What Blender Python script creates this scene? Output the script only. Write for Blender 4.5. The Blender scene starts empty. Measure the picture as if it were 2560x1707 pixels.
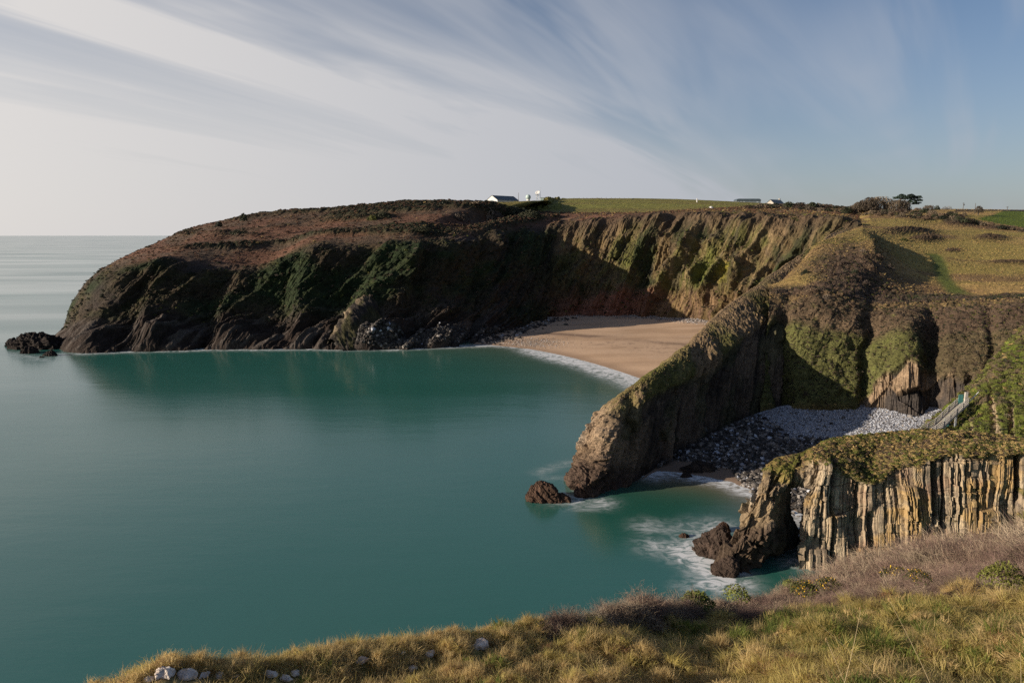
import bpy, math, random
import numpy as np

# ---------------------------------------------------------------- camera, sky, sun, exposure
W, HPX = 1024, 682
F_PX = 683.0
CAM_H = 45.0
PITCH = math.radians(8.86)
SUN_EL = math.radians(15.2)
SUN_AZ = math.radians(14.5)          # sun stands to the left, this much behind the picture plane
SUNV = np.array([-math.cos(SUN_EL) * math.cos(SUN_AZ), -math.cos(SUN_EL) * math.sin(SUN_AZ), math.sin(SUN_EL)])

scene = bpy.context.scene
COL = scene.collection
random.seed(7)
rng = np.random.default_rng(7)

cam_d = bpy.data.cameras.new("camera")
cam = bpy.data.objects.new("camera", cam_d)
COL.objects.link(cam)
cam.location = (0, 0, CAM_H)
cam.rotation_euler = (math.pi / 2 - PITCH, 0, 0)
cam_d.sensor_width = 36.0
cam_d.lens = 36.0 * F_PX / W
cam_d.clip_start = 0.1
cam_d.clip_end = 60000
scene.camera = cam

world = bpy.data.worlds.new("World")
scene.world = world
world.use_nodes = True


def N(nt, kind, **kw):
    n = nt.nodes.new(kind)
    for k, v in kw.items():
        if k.startswith("i_"):
            key = k[2:]
            key = int(key) if key.isdigit() else key.replace("_", " ")
            n.inputs[key].default_value = v
        else:
            setattr(n, k, v)
    return n


def build_world():
    nt = world.node_tree
    nt.nodes.clear()
    L = nt.links.new
    out = N(nt, "ShaderNodeOutputWorld")
    bg = N(nt, "ShaderNodeBackground")
    bg.inputs["Strength"].default_value = 0.08
    sky = N(nt, "ShaderNodeTexSky")
    sky.sky_type = "NISHITA"
    sky.sun_disc = False
    sky.sun_elevation = SUN_EL
    sky.sun_rotation = math.atan2(SUNV[0], SUNV[1])
    sky.altitude = 50
    sky.air_density = 1.0
    sky.dust_density = 1.2
    sky.ozone_density = 2.0
    geo = N(nt, "ShaderNodeNewGeometry")
    # direction of view = -Incoming
    dirn = N(nt, "ShaderNodeVectorMath", operation="SCALE")
    dirn.inputs["Scale"].default_value = -1.0
    L(geo.outputs["Incoming"], dirn.inputs[0])
    sep = N(nt, "ShaderNodeSeparateXYZ")
    L(dirn.outputs[0], sep.inputs[0])

    def M(op, a, b=None, c=None, clamp=False):
        n = N(nt, "ShaderNodeMath", operation=op, use_clamp=clamp)
        for i, x in enumerate((a, b, c)):
            if x is None:
                continue
            if isinstance(x, (int, float)):
                n.inputs[i].default_value = x
            else:
                L(x, n.inputs[i])
        return n.outputs[0]

    zc = M("MAXIMUM", sep.outputs["Z"], 0.0)
    zz = M("ADD", zc, 0.16)
    px = M("DIVIDE", sep.outputs["X"], zz)
    py = M("DIVIDE", sep.outputs["Y"], zz)
    # streaks of the high cloud run towards an azimuth right of the view axis
    a = math.radians(36.0)
    along = M("ADD", M("MULTIPLY", px, math.sin(a)), M("MULTIPLY", py, math.cos(a)))
    acr = M("SUBTRACT", M("MULTIPLY", px, math.cos(a)), M("MULTIPLY", py, math.sin(a)))

    def noise(sa, sc, scale, detail, rough, off=0.0, dist=0.0):
        cmb = N(nt, "ShaderNodeCombineXYZ")
        L(M("MULTIPLY", along, sa), cmb.inputs[0])
        L(M("MULTIPLY", acr, sc), cmb.inputs[1])
        cmb.inputs[2].default_value = off
        n = N(nt, "ShaderNodeTexNoise")
        n.inputs["Scale"].default_value = scale
        n.inputs["Detail"].default_value = detail
        n.inputs["Roughness"].default_value = rough
        n.inputs["Distortion"].default_value = dist
        L(cmb.outputs[0], n.inputs["Vector"])
        return n.outputs["Fac"]

    def ramp(x, lo, hi):
        n = N(nt, "ShaderNodeMapRange", interpolation_type="SMOOTHSTEP")
        n.inputs["From Min"].default_value = lo
        n.inputs["From Max"].default_value = hi
        L(x, n.inputs["Value"])
        return n.outputs[0]

    big = noise(0.35, 1.0, 1.0, 3, 0.5, 3.1, 0.5)
    mid = noise(0.34, 1.8, 1.0, 4, 0.5, 7.7, 1.0)
    fine = noise(0.9, 9.0, 1.0, 6, 0.6, 1.3, 0.5)
    # the sheet: everything to the left of a soft edge, thin streaks beyond it
    wob = M("MULTIPLY", M("SUBTRACT", big, 0.5), 1.6)
    edge = ramp(M("ADD", acr, wob), -1.05, -2.1)
    holes = ramp(mid, 0.30, 0.64)
    body = M("MULTIPLY", edge, M("MULTIPLY_ADD", holes, 0.36, 0.62))
    streak = M("MULTIPLY", ramp(fine, 0.40, 0.80), 0.08)
    strands = M("MULTIPLY", M("MULTIPLY", ramp(big, 0.36, 0.62), ramp(mid, 0.42, 0.66)), 0.5)
    fineg = M("MULTIPLY_ADD", fine, 0.30, 0.82)
    high = ramp(zc, 0.12, 0.34)
    thin = M("SUBTRACT", 1.0, M("MULTIPLY", high, M("SUBTRACT", 0.66, M("MULTIPLY", ramp(mid, 0.34, 0.72), 0.62))))
    cover = M("MULTIPLY", M("MULTIPLY", body, fineg), thin)
    cover = M("ADD", cover, M("MULTIPLY", strands, fineg))
    cover = M("ADD", cover, M("MULTIPLY", streak, M("MULTIPLY_ADD", strands, 0.8, 0.3)))
    # a pale veil low over the horizon
    veil = M("POWER", M("SUBTRACT", 1.0, M("MINIMUM", M("MULTIPLY", zc, 2.4), 1.0)), 2.0)
    cover = M("ADD", cover, M("MULTIPLY", veil, 0.60))
    cover = M("MINIMUM", M("MULTIPLY", cover, 0.93), 0.93)
    cover = M("MAXIMUM", cover, 0.0)
    # cloud brightness rises gently towards the sun's side
    sd = N(nt, "ShaderNodeVectorMath", operation="DOT_PRODUCT")
    L(dirn.outputs[0], sd.inputs[0])
    sd.inputs[1].default_value = tuple(SUNV)
    glow = M("POWER", M("MULTIPLY_ADD", sd.outputs["Value"], 0.5, 0.5), 1.35)
    mixc = N(nt, "ShaderNodeMix", data_type="RGBA")
    mixc.inputs[6].default_value = (2.9, 3.2, 3.8, 1)
    mixc.inputs[7].default_value = (7.9, 7.3, 6.6, 1)
    L(glow, mixc.inputs[0])
    skyc = N(nt, "ShaderNodeMix", data_type="RGBA", blend_type="MULTIPLY")
    skyc.inputs[0].default_value = 1.0
    L(sky.outputs[0], skyc.inputs[6])
    skyc.inputs[7].default_value = (0.64, 0.67, 0.76, 1)
    mix = N(nt, "ShaderNodeMix", data_type="RGBA")
    L(cover, mix.inputs[0])
    L(skyc.outputs[2], mix.inputs[6])
    L(mixc.outputs[2], mix.inputs[7])
    L(mix.outputs[2], bg.inputs["Color"])
    L(bg.outputs[0], out.inputs[0])


build_world()

sun_d = bpy.data.lights.new("sun", "SUN")
sun_d.energy = 5.0
sun_d.angle = math.radians(0.5)
sun_d.color = (1.0, 0.86, 0.68)
sun = bpy.data.objects.new("sun", sun_d)
COL.objects.link(sun)
from mathutils import Vector, Matrix, Euler
sun.rotation_euler = Vector(SUNV.tolist()).to_track_quat("Z", "Y").to_euler()
sun.location = (-200, -50, 200)

vs = scene.view_settings
vs.view_transform = "Standard"
vs.look = "None"
vs.gamma = 1.0
vs.exposure = 0.68
vs.use_curve_mapping = False
scene.cycles.use_denoising = False
scene.cycles.max_bounces = 4
scene.cycles.diffuse_bounces = 2
scene.cycles.glossy_bounces = 2
scene.cycles.transparent_max_bounces = 6
scene.cycles.caustics_reflective = False
scene.cycles.caustics_refractive = False

# ---------------------------------------------------------------- numeric helpers
SP, CP = math.sin(PITCH), math.cos(PITCH)


def P(u, v, y=None, z=None):
    """world point seen at picture position (u, v), at forward distance y or at height z"""
    a = (u - 512.0) / F_PX
    b = (341.0 - v) / F_PX
    d = np.array([a, b * SP + CP, b * CP - SP])
    if y is not None:
        k = y / d[1]
    else:
        k = ((0.0 if z is None else z) - CAM_H) / d[2]
    return np.array([0, 0, CAM_H]) + d * k


def proj(p):
    p = np.asarray(p, float)
    x, y, z = p[..., 0], p[..., 1], p[..., 2] - CAM_H
    dep = np.maximum(y * CP - z * SP, 1e-3)
    up = y * SP + z * CP
    return 512 + F_PX * x / dep, 341 - F_PX * up / dep


_perm = rng.random((256,)).astype(np.float64)
_pt = rng.permutation(256)
_pt = np.concatenate([_pt, _pt, _pt])


def _h(ix, iy, iz):
    return _perm[_pt[_pt[_pt[ix & 255] + (iy & 255)] + (iz & 255)] & 255]


def vn(x, y, z=0.0):
    """value noise, 0..1"""
    x, y, z = np.broadcast_arrays(np.asarray(x, float), np.asarray(y, float), np.asarray(z, float))
    xi, yi, zi = np.floor(x).astype(int), np.floor(y).astype(int), np.floor(z).astype(int)
    fx, fy, fz = x - xi, y - yi, z - zi
    fx = fx * fx * (3 - 2 * fx)
    fy = fy * fy * (3 - 2 * fy)
    fz = fz * fz * (3 - 2 * fz)
    r = 0
    for dz in (0, 1):
        wz = fz if dz else 1 - fz
        for dy in (0, 1):
            wy = fy if dy else 1 - fy
            r = r + wz * wy * (_h(xi, yi + dy, zi + dz) * (1 - fx) + _h(xi + 1, yi + dy, zi + dz) * fx)
    return r


def fbm(x, y, z=0.0, o=5, g=0.5):
    s, a, t = 0, 1.0, 0
    for i in range(o):
        s = s + a * vn(x * 2 ** i + 13.7 * i, y * 2 ** i + 5.1 * i, np.asarray(z) * 2 ** i + 2.3 * i)
        t += a
        a *= g
    return s / t


def ridged(x, y, z=0.0, o=5, g=0.5):
    s, a, t = 0, 1.0, 0
    for i in range(o):
        s = s + a * (1 - np.abs(2 * vn(x * 2 ** i + 3.7 * i, y * 2 ** i + 9.1 * i, np.asarray(z) * 2 ** i + 1.3 * i) - 1))
        t += a
        a *= g
    return s / t


def worley(x, y):
    """F1 distance and a cell value, 2D"""
    x, y = np.broadcast_arrays(np.asarray(x, float), np.asarray(y, float))
    xi, yi = np.floor(x).astype(int), np.floor(y).astype(int)
    best = np.full(x.shape, 9.0)
    val = np.zeros(x.shape)
    for dy in (-1, 0, 1):
        for dx in (-1, 0, 1):
            cx, cy = xi + dx, yi + dy
            px = cx + _h(cx, cy, 11 + 0 * cx)
            py = cy + _h(cx, cy, 57 + 0 * cx)
            d = (px - x) ** 2 + (py - y) ** 2
            m = d < best
            best = np.where(m, d, best)
            val = np.where(m, _h(cx, cy, 99 + 0 * cx), val)
    return np.sqrt(best), val


def billow(x, y, s=1.0):
    """bushy cushions: 1 at the middle of a clump, 0 in the gaps"""
    d, v = worley(x * s + 0.5 * vn(x * s * 2, y * s * 2), y * s + 0.5 * vn(x * s * 2 + 9, y * s * 2))
    return np.sqrt(np.clip(1 - d * d * 1.25, 0, 1)) * (0.55 + 0.45 * v)


def sstep(x, lo, hi):
    t = np.clip((x - lo) / (hi - lo + 1e-12), 0, 1)
    return t * t * (3 - 2 * t)


def pchip(A, n):
    """interpolate control rows A (k, ...) to sum(n)+1 rows, monotone cubic"""
    A = np.asarray(A, float)
    k = A.shape[0]
    d = A[1:] - A[:-1]
    m = np.zeros_like(A)
    p = d[:-1] * d[1:]
    with np.errstate(divide="ignore", invalid="ignore"):
        h = np.where(p > 0, 2 * p / (d[:-1] + d[1:]), 0)
    m[1:-1] = np.nan_to_num(h) * 0.55 + 0.45 * np.where(p > 0, (d[:-1] + d[1:]) / 2, 0)
    m[0] = d[0]
    m[-1] = d[-1]
    out = []
    for i in range(k - 1):
        t = np.arange(n[i]) / n[i]
        t = t.reshape((-1,) + (1,) * (A.ndim - 1))
        h00, h10, h01, h11 = 2 * t**3 - 3 * t**2 + 1, t**3 - 2 * t**2 + t, -2 * t**3 + 3 * t**2, t**3 - t**2
        out.append(h00 * A[i] + h10 * m[i] + h01 * A[i + 1] + h11 * m[i + 1])
    out.append(A[-1:])
    return np.concatenate(out, 0)


def loft(ctrl, nrow, ncol):
    """ctrl[col][row] -> xyz ; returns grid (rows, cols, 3)"""
    C = np.array(ctrl, float).transpose(1, 0, 2)
    G = pchip(C, nrow)
    G = pchip(G.transpose(1, 0, 2), ncol).transpose(1, 0, 2)
    rows = pchip(np.arange(C.shape[0], dtype=float)[:, None], nrow)[:, 0]
    cols = pchip(np.arange(C.shape[1], dtype=float)[:, None], ncol)[:, 0]
    return G, rows[:, None] + 0 * cols[None], cols[None] + 0 * rows[:, None]


def normals(G):
    du = np.gradient(G, axis=1)
    dv = np.gradient(G, axis=0)
    n = np.cross(du, dv)
    n /= np.linalg.norm(n, axis=-1, keepdims=True) + 1e-9
    return n


def arclen(G, axis):
    d = np.linalg.norm(np.diff(G, axis=axis), axis=-1)
    c = np.cumsum(d, axis=axis)
    z = np.zeros_like(np.take(c, [0], axis=axis))
    return np.concatenate([z, c], axis=axis)


def raw_mesh(name, V, Q, cols=None, mat=None, smooth=True, attrs=None, parent=None):
    """V (n,3), Q (m,4) or (m,3)"""
    me = bpy.data.meshes.new(name)
    V = np.asarray(V, np.float32)
    Q = np.asarray(Q, np.int32)
    me.vertices.add(len(V))
    me.vertices.foreach_set("co", V.ravel())
    k = Q.shape[1] if len(Q) else 3
    me.loops.add(len(Q) * k)
    me.polygons.add(len(Q))
    me.polygons.foreach_set("loop_start", np.arange(0, len(Q) * k, k, dtype=np.int32))
    me.loops.foreach_set("vertex_index", Q.ravel())
    me.polygons.foreach_set("use_smooth", np.full(len(Q), smooth))
    me.update(calc_edges=True)
    if cols is not None:
        c = np.ones((len(V), 4), np.float32)
        c[:, :3] = np.asarray(cols).reshape(-1, 3)
        at = me.color_attributes.new("tint", "FLOAT_COLOR", "POINT")
        at.data.foreach_set("color", c.ravel())
    for an, av in (attrs or {}).items():
        at = me.attributes.new(an, "FLOAT", "POINT")
        at.data.foreach_set("value", np.asarray(av, np.float32).ravel())
    if mat:
        me.materials.append(mat)
    ob = bpy.data.objects.new(name, me)
    COL.objects.link(ob)
    if parent:
        ob.parent = parent
    return ob


def grid_quads(nr, nc, flip=False):
    i = np.arange(nr - 1)[:, None] * nc + np.arange(nc - 1)[None]
    q = np.stack([i, i + 1, i + nc + 1, i + nc], -1).reshape(-1, 4)
    return q[:, ::-1] if flip else q


def grid_mesh(name, G, cols=None, mat=None, smooth=True, flip=False, attrs=None):
    nr, nc = G.shape[:2]
    return raw_mesh(name, G.reshape(-1, 3), grid_quads(nr, nc, flip), cols, mat, smooth, attrs)


def tag(o, label=None, cat=None, group=None, kind=None):
    if label:
        o["label"] = label
    if cat:
        o["category"] = cat
    if group:
        o["group"] = group
    if kind:
        o["kind"] = kind
    return o


def mixc(a, b, t):
    a = np.asarray(a, float)
    b = np.asarray(b, float)
    t = np.asarray(t)[..., None]
    return a * (1 - t) + b * t


def blur_cols(ctrl):
    return ctrl


# ---------------------------------------------------------------- materials
def mat_new(name):
    m = bpy.data.materials.new(name)
    m.use_nodes = True
    nt = m.node_tree
    b = nt.nodes["Principled BSDF"]
    return m, nt, b


def mat_terrain(name, scales=(0.25, 1.2, 5.0), contrast=(0.35, 0.4, 0.35), bump=0.6, bdist=0.5, rough=0.95, stretch=(1, 1, 1), bscale=2.0):
    """tint attribute times noise at three sizes"""
    m, nt, b = mat_new(name)
    L = nt.links.new
    at = N(nt, "ShaderNodeAttribute", attribute_name="tint")
    geo = N(nt, "ShaderNodeNewGeometry")
    mp = N(nt, "ShaderNodeVectorMath", operation="MULTIPLY")
    mp.inputs[1].default_value = stretch
    L(geo.outputs["Position"], mp.inputs[0])
    cur = at.outputs["Color"]
    for i, (s, c) in enumerate(zip(scales, contrast)):
        n = N(nt, "ShaderNodeTexNoise")
        n.inputs["Scale"].default_value = s
        n.inputs["Detail"].default_value = 5
        n.inputs["Roughness"].default_value = 0.65
        L(mp.outputs[0], n.inputs["Vector"])
        mr = N(nt, "ShaderNodeMapRange")
        mr.inputs["From Min"].default_value = 0.3
        mr.inputs["From Max"].default_value = 0.7
        mr.inputs["To Min"].default_value = 1 - c
        mr.inputs["To Max"].default_value = 1 + c
        L(n.outputs["Fac"], mr.inputs["Value"])
        sc = N(nt, "ShaderNodeVectorMath", operation="SCALE")
        L(cur, sc.inputs[0])
        L(mr.outputs[0], sc.inputs["Scale"])
        cur = sc.outputs[0]
    L(cur, b.inputs["Base Color"])
    b.inputs["Roughness"].default_value = rough
    b.inputs["Specular IOR Level"].default_value = 0.15
    n = N(nt, "ShaderNodeTexNoise")
    n.inputs["Scale"].default_value = bscale
    n.inputs["Detail"].default_value = 8
    n.inputs["Roughness"].default_value = 0.7
    L(mp.outputs[0], n.inputs["Vector"])
    bp = N(nt, "ShaderNodeBump")
    bp.inputs["Strength"].default_value = bump
    bp.inputs["Distance"].default_value = bdist
    L(n.outputs["Fac"], bp.inputs["Height"])
    L(bp.outputs[0], b.inputs["Normal"])
    return m


def mat_plain(name, col, rough=0.7, var=0.15, scale=3.0, metallic=0.0, rnd=0.0, col2=None, bump=0.0, translucent=0.0):
    """one colour (or two mixed by noise) with small variation; rnd varies it per instance"""
    m, nt, b = mat_new(name)
    L = nt.links.new
    tc = N(nt, "ShaderNodeTexCoord")
    n = N(nt, "ShaderNodeTexNoise")
    n.inputs["Scale"].default_value = scale
    n.inputs["Detail"].default_value = 4
    L(tc.outputs["Object"], n.inputs["Vector"])
    mx = N(nt, "ShaderNodeMix", data_type="RGBA")
    c2 = col2 or tuple(c * (1 - 2 * var) for c in col)
    mx.inputs[6].default_value = (*c2, 1)
    mx.inputs[7].default_value = (*col, 1)
    fac = n.outputs["Fac"]
    mr = N(nt, "ShaderNodeMapRange")
    mr.inputs["From Min"].default_value = 0.35
    mr.inputs["From Max"].default_value = 0.65
    if rnd:
        oi = N(nt, "ShaderNodeObjectInfo")
        ma = N(nt, "ShaderNodeMath", operation="MULTIPLY_ADD")
        L(oi.outputs["Random"], ma.inputs[0])
        ma.inputs[1].default_value = rnd
        ma.inputs[2].default_value = -rnd / 2
        ad = N(nt, "ShaderNodeMath", operation="ADD")
        L(ma.outputs[0], ad.inputs[0])
        L(fac, ad.inputs[1])
        fac = ad.outputs[0]
    L(fac, mr.inputs["Value"])
    L(mr.outputs[0], mx.inputs[0])
    L(mx.outputs[2], b.inputs["Base Color"])
    b.inputs["Roughness"].default_value = rough
    b.inputs["Metallic"].default_value = metallic
    b.inputs["Specular IOR Level"].default_value = 0.25
    if bump:
        bp = N(nt, "ShaderNodeBump")
        bp.inputs["Strength"].default_value = bump
        bp.inputs["Distance"].default_value = 0.1
        L(n.outputs["Fac"], bp.inputs["Height"])
        L(bp.outputs[0], b.inputs["Normal"])
    if translucent:
        tr = N(nt, "ShaderNodeBsdfTranslucent")
        L(mx.outputs[2], tr.inputs["Color"])
        ms = N(nt, "ShaderNodeMixShader")
        ms.inputs[0].default_value = translucent
        L(b.outputs[0], ms.inputs[1])
        L(tr.outputs[0], ms.inputs[2])
        L(ms.outputs[0], nt.nodes["Material Output"].inputs["Surface"])
    return m

# ---------------------------------------------------------------- the far headland, the bay's back cliff and the fields above
BRACKEN = (0.120, 0.061, 0.040)
HEATH = (0.085, 0.058, 0.040)
IVY = (0.020, 0.030, 0.013)
OLIVE = (0.075, 0.080, 0.022)
LIME = (0.105, 0.118, 0.026)
STRAW = (0.25, 0.175, 0.065)
FIELD = (0.165, 0.160, 0.040)
ROCKD = (0.040, 0.034, 0.031)
ROCKT = (0.36, 0.27, 0.165)
ROCKR = (0.23, 0.10, 0.07)
ROCKW = (0.030, 0.021, 0.017)
SAND = (0.455, 0.320, 0.220)

M_far = mat_terrain("far_cliff_and_heath", (0.12, 0.6, 2.2), (0.25, 0.35, 0.35), 0.8, 1.2, bscale=0.9)
M_near = mat_terrain("cove_cliff_and_heath", (0.2, 1.0, 4.0), (0.25, 0.35, 0.4), 0.8, 0.7, bscale=1.6)


def wl(u, v):
    """forward distance of the sea surface seen at (u, v)"""
    return P(u, v, z=0.0)[1]


# rows: waterline, shelf, mid, edge, mid slope, skyline
A_water = [
    [(57, 338), (72, 324), (77, 304), (98, 277), (150, 247), (200, 230)],
    [(84, 352), (95, 336), (108, 310), (135, 266), (188, 243), (240, 218)],
    [(131, 350), (140, 334), (150, 305), (175, 262), (222, 240), (285, 212.5)],
    [(180, 349), (186, 332), (196, 305), (216, 270), (252, 237), (330, 210)],
    [(218, 348), (226, 331), (240, 303), (255, 275), (292, 236), (370, 207.5)],
    [(262, 348), (270, 331), (282, 300), (304, 248), (334, 228), (410, 204)],
    [(305, 347.5), (313, 331), (325, 295), (346, 248), (378, 225), (450, 203)],
    [(350, 348), (357, 331), (370, 295), (396, 246), (422, 223), (480, 202.5)],
    [(392, 348), (399, 331), (408, 293), (428, 246), (456, 222), (512, 202)],
    [(435, 346), (441, 329), (450, 288), (470, 238), (492, 220), (545, 201)],
]
off_y = [0, 9, 20, 33, 80, 175]
ctrlA = []
for i, c in enumerate(A_water):
    y0 = wl(*c[0])
    k = 1.0 if i else 0.9
    lean_ = 1.0 + (0.55 if i == 9 else 0.25 if i == 8 else 0.0)
    pts = [P(u, v, y=y0 + o * k * (lean_ if 0 < j_ < 5 else 1.0)) for j_, ((u, v), o) in enumerate(zip(c, off_y))]
    base = pts[0].copy()
    base[1] -= 6
    base[2] = -5
    back = pts[-1].copy()
    back[1] += 160
    back[0] *= back[1] / (back[1] - 160)
    back[2] -= 22 if i < 7 else 8
    ctrlA.append([base] + pts + [back])
# the back side of the point
first = [p.copy() for p in ctrlA[0]]
for j, p in enumerate(first):
    p[1] += 40
    p[0] += 12 + 3 * j
    p[2] = min(p[2], p[2] * 0.8)
ctrlA.insert(0, first)
A_beach = [
    [(500, 334, 305), (504, 325, 311), (510, 285, 336), (515, 232, 368), (525, 213, 430), (560, 200, 640)],
    [(540, 318, 344), (543, 309, 348), (550, 272, 366), (560, 227, 390), (568, 212.5, 440), (600, 199.2, 650)],
    [(590, 313.5, 354), (592, 304, 356), (598, 268, 367), (605, 221, 385), (610, 211.5, 440), (640, 199.4, 660)],
    [(640, 316, 350), (642, 306, 352), (648, 268, 361), (654, 216, 378), (656, 210.5, 440), (682, 200.2, 660)],
    [(688, 322, 332), (690, 311, 334), (696, 268, 345), (704, 216, 365), (706, 209, 440), (722, 202, 650)],
    [(735, 325, 314), (738, 313, 316), (745, 268, 329), (754, 217, 350), (756, 209.5, 440), (768, 204.5, 640)],
    [(785, 328, 298), (788, 315, 300), (794, 270, 313), (801, 219, 336), (803, 210, 440), (810, 206, 640)],
    [(843, 330, 285), (844, 315, 288), (847, 270, 302), (850, 224, 326), (852, 214, 440), (856, 209, 640)],
    [(905, 330, 285), (905, 315, 288), (905, 292, 305), (908, 252, 330), (908, 232, 440), (912, 222, 640)],
]
for c in A_beach:
    pts = [P(u, v, y=y) for u, v, y in c]
    base = pts[0].copy()
    base[1] -= 5
    base[2] = -4
    back = pts[-1].copy()
    back = back * 1.35
    back[2] = pts[-1][2] - 6
    ctrlA.append([base] + pts + [back])

ncA = [14] + [52] * 9 + [56, 56, 60, 60, 60, 60, 50, 40, 20]
nrA = [5, 18, 38, 44, 30, 26, 6]
GA, rA, cA = loft(ctrlA, nrA, ncA)
uA, vA = proj(GA)
sA = arclen(GA, 1)[len(GA) // 3][None] + 0 * cA
tA = arclen(GA, 0)
nA = normals(GA)
nA *= np.sign((nA * np.array([0, -1, 0.3])).sum(-1, keepdims=True) + 1e-9)
lowstart = sstep(cA, 10.6, 11.4)
cliff = (sstep(rA, 0.8, 1.6) * (1 - lowstart) + sstep(rA, 0.0, 0.5) * lowstart) * (1 - sstep(rA, 3.7, 4.25))
slope = sstep(rA, 3.8, 4.4)
dispA = np.zeros_like(rA)
# sheer bays cut in the headland: long faces turned away from the sun, short faces to it
saw = (sA + 14 * fbm(sA * 0.03, tA * 0.05, 3)) + 0.12 * tA
wave = saw / 31.0 + 0.8 * vn(saw / 60, tA * 0.0, 4)
ph = wave - np.floor(wave)
amp = 3.5 + 6.5 * _h(np.floor(wave).astype(int), 3, 8)
headl = 1 - sstep(cA, 10.5, 12.0)
dispA += cliff * headl * amp * 0.8 * (np.where(ph < 0.3, sstep(ph, 0, 0.3), (1 - ph) / 0.7) - 0.35)
# buttresses of the back cliff, leaning to the lower left
ribs = [  # u at v=220, u at v=320, amplitude, left width, right width
    (415, 398, 7, 22, 14), (572, 538, 5, 10, 8), (600, 560, 6, 16, 8), (628, 588, 7, 15, 12),
    (658, 606, 11, 22, 20), (700, 652, 12, 26, 12), (722, 684, 8, 18, 9), (745, 702, 6, 12, 8), (768, 722, 8, 14, 10),
    (790, 750, 5, 10, 8), (812, 768, 6, 14, 10), (838, 790, 5, 12, 10)]
wobu = 6 * (fbm(vA * 0.03, uA * 0.01, 5, 3) - 0.5)
ribmask = np.zeros_like(rA)
ribleft = np.zeros_like(rA)
for ut, ub, am, wL, wR in ribs:
    ur = ut + (ub - ut) * (vA - 220) / 100.0 + 20 * (fbm(vA * 0.045, 0 * uA, ut * 1.3, 4) - 0.5) + 8 * (fbm(vA * 0.12, uA * 0.03, ut, 3) - 0.5)
    wL = wL * (0.6 + 0.9 * vn(vA * 0.06, 0 * uA, ut)) * 1.15
    wR = wR * (0.6 + 0.9 * vn(vA * 0.06, 5 + 0 * uA, ut))
    am = am * 0.85 * (0.45 + 0.9 * vn(vA * 0.05, 9 + 0 * uA, ut))
    d = uA - ur
    k = np.where(d < 0, np.clip(1 + d / wL, 0, 1), np.clip(1 - d / wR, 0, 1)) ** 1.3
    k = 0.5 * k + 0.5 * k * k * (3 - 2 * k)
    kk = k * am * cliff * (0.35 + 0.65 * sstep(vA, 220, 285)) * (1.0 - 0.35 * sstep(vA, 300, 325))
    dispA = np.where(kk > 0.02, np.maximum(dispA * (1 - k), 0) + kk, dispA) if ut > 560 else dispA + kk
    ribmask = np.maximum(ribmask, k)
    ribleft = np.maximum(ribleft, k * (d < 2))  # left flank of each rib, tinted greener below
# gullies, ledges and roughness
ver = ridged(sA * 0.11 - tA * 0.045, tA * 0.02, 1, 4)
dispA += cliff * (3.2 * (ver - 0.5) * 2)
back0 = sstep(uA, 520, 585)
flute = ridged(sA * 0.42 - tA * 0.10 + 0.6 * fbm(sA * 0.2, tA * 0.2, 17), tA * 0.05, 18, 4, 0.65)
dispA += cliff * (0.22 * sstep(vA, 200, 300) * (1 - sstep(vA, 300, 312)) + 0.9 * back0) * 2.4 * (flute - 0.5)
dispA += cliff * back0 * (2.2 * (ridged(sA * 0.27 - tA * 0.09, tA * 0.05, 14, 4, 0.6) - 0.5) + 2.5 * (fbm(sA * 0.15, tA * 0.1, 15, 4) - 0.5))
dispA += cliff * 2.6 * (fbm(sA * 0.08, tA * 0.08, 9) - 0.5) * 2
bush = billow(sA, tA * 1.0, 0.33)
bush2 = billow(sA + 40, tA * 1.0 + 7, 0.8)
vegA = sstep(fbm(sA * 0.03, tA * 0.05, 21, 4), 0.30, 0.45)
lower = 1 - sstep(vA, 318, 332)   # vegetation stops at the wave-washed foot
dispA += (cliff * vegA * lower + 0.15 * slope) * (1.9 * bush + 0.9 * bush2)
scr = sstep(fbm(sA * 0.018, tA * 0.06, 33, 4), 0.52, 0.62) * slope * (1 - sstep(rA, 5.9, 6.1)) * (uA < 560)
dispA += scr * (1.9 * bush + 0.8 * bush2)
dispA += slope * (1 - sstep(rA, 6.5, 7)) * 0.9 * (fbm(sA * 0.06, tA * 0.06, 2) - 0.5) * (cA < 13)
# tilted rock slabs along the foot
ang = math.radians(30)
slab = (GA[..., 2] * math.cos(ang) - (sA + 5 * fbm(sA * 0.05, tA * 0.1, 16, 3)) * math.sin(ang))
foot = (1 - sstep(rA, 2.0, 2.9)) * sstep(rA, 0.3, 0.9) * headl
rid = ridged(slab * 0.16, (sA * math.cos(ang) + tA * math.sin(ang)) * 0.03, 4, 4, 0.6)
plan = ridged(sA * 0.035 + 5, 0, 6, 3)
dispA += foot * (9.0 * (rid - 0.45) + 6 * (plan - 0.55))
sharp = ridged(slab * 0.45, sA * 0.06, 8, 3)
dispA += foot * 2.6 * (sharp - 0.5) + foot * 1.8 * (worley(slab * 0.30, sA * 0.07)[1] - 0.5)
red = sstep(vA, 285, 312) * (uA > 520) * (uA < 760)
dispA += red * cliff * 1.5 * (ridged(sA * 0.35, tA * 0.05, 12, 4) - 0.5)
fine_keep = (1 - sstep(rA, 6.2, 6.8)) * (0.12 + 0.88 * sstep(cA, 1.3, 2.6))
GA2 = GA + nA * (dispA * fine_keep)[..., None]
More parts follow.
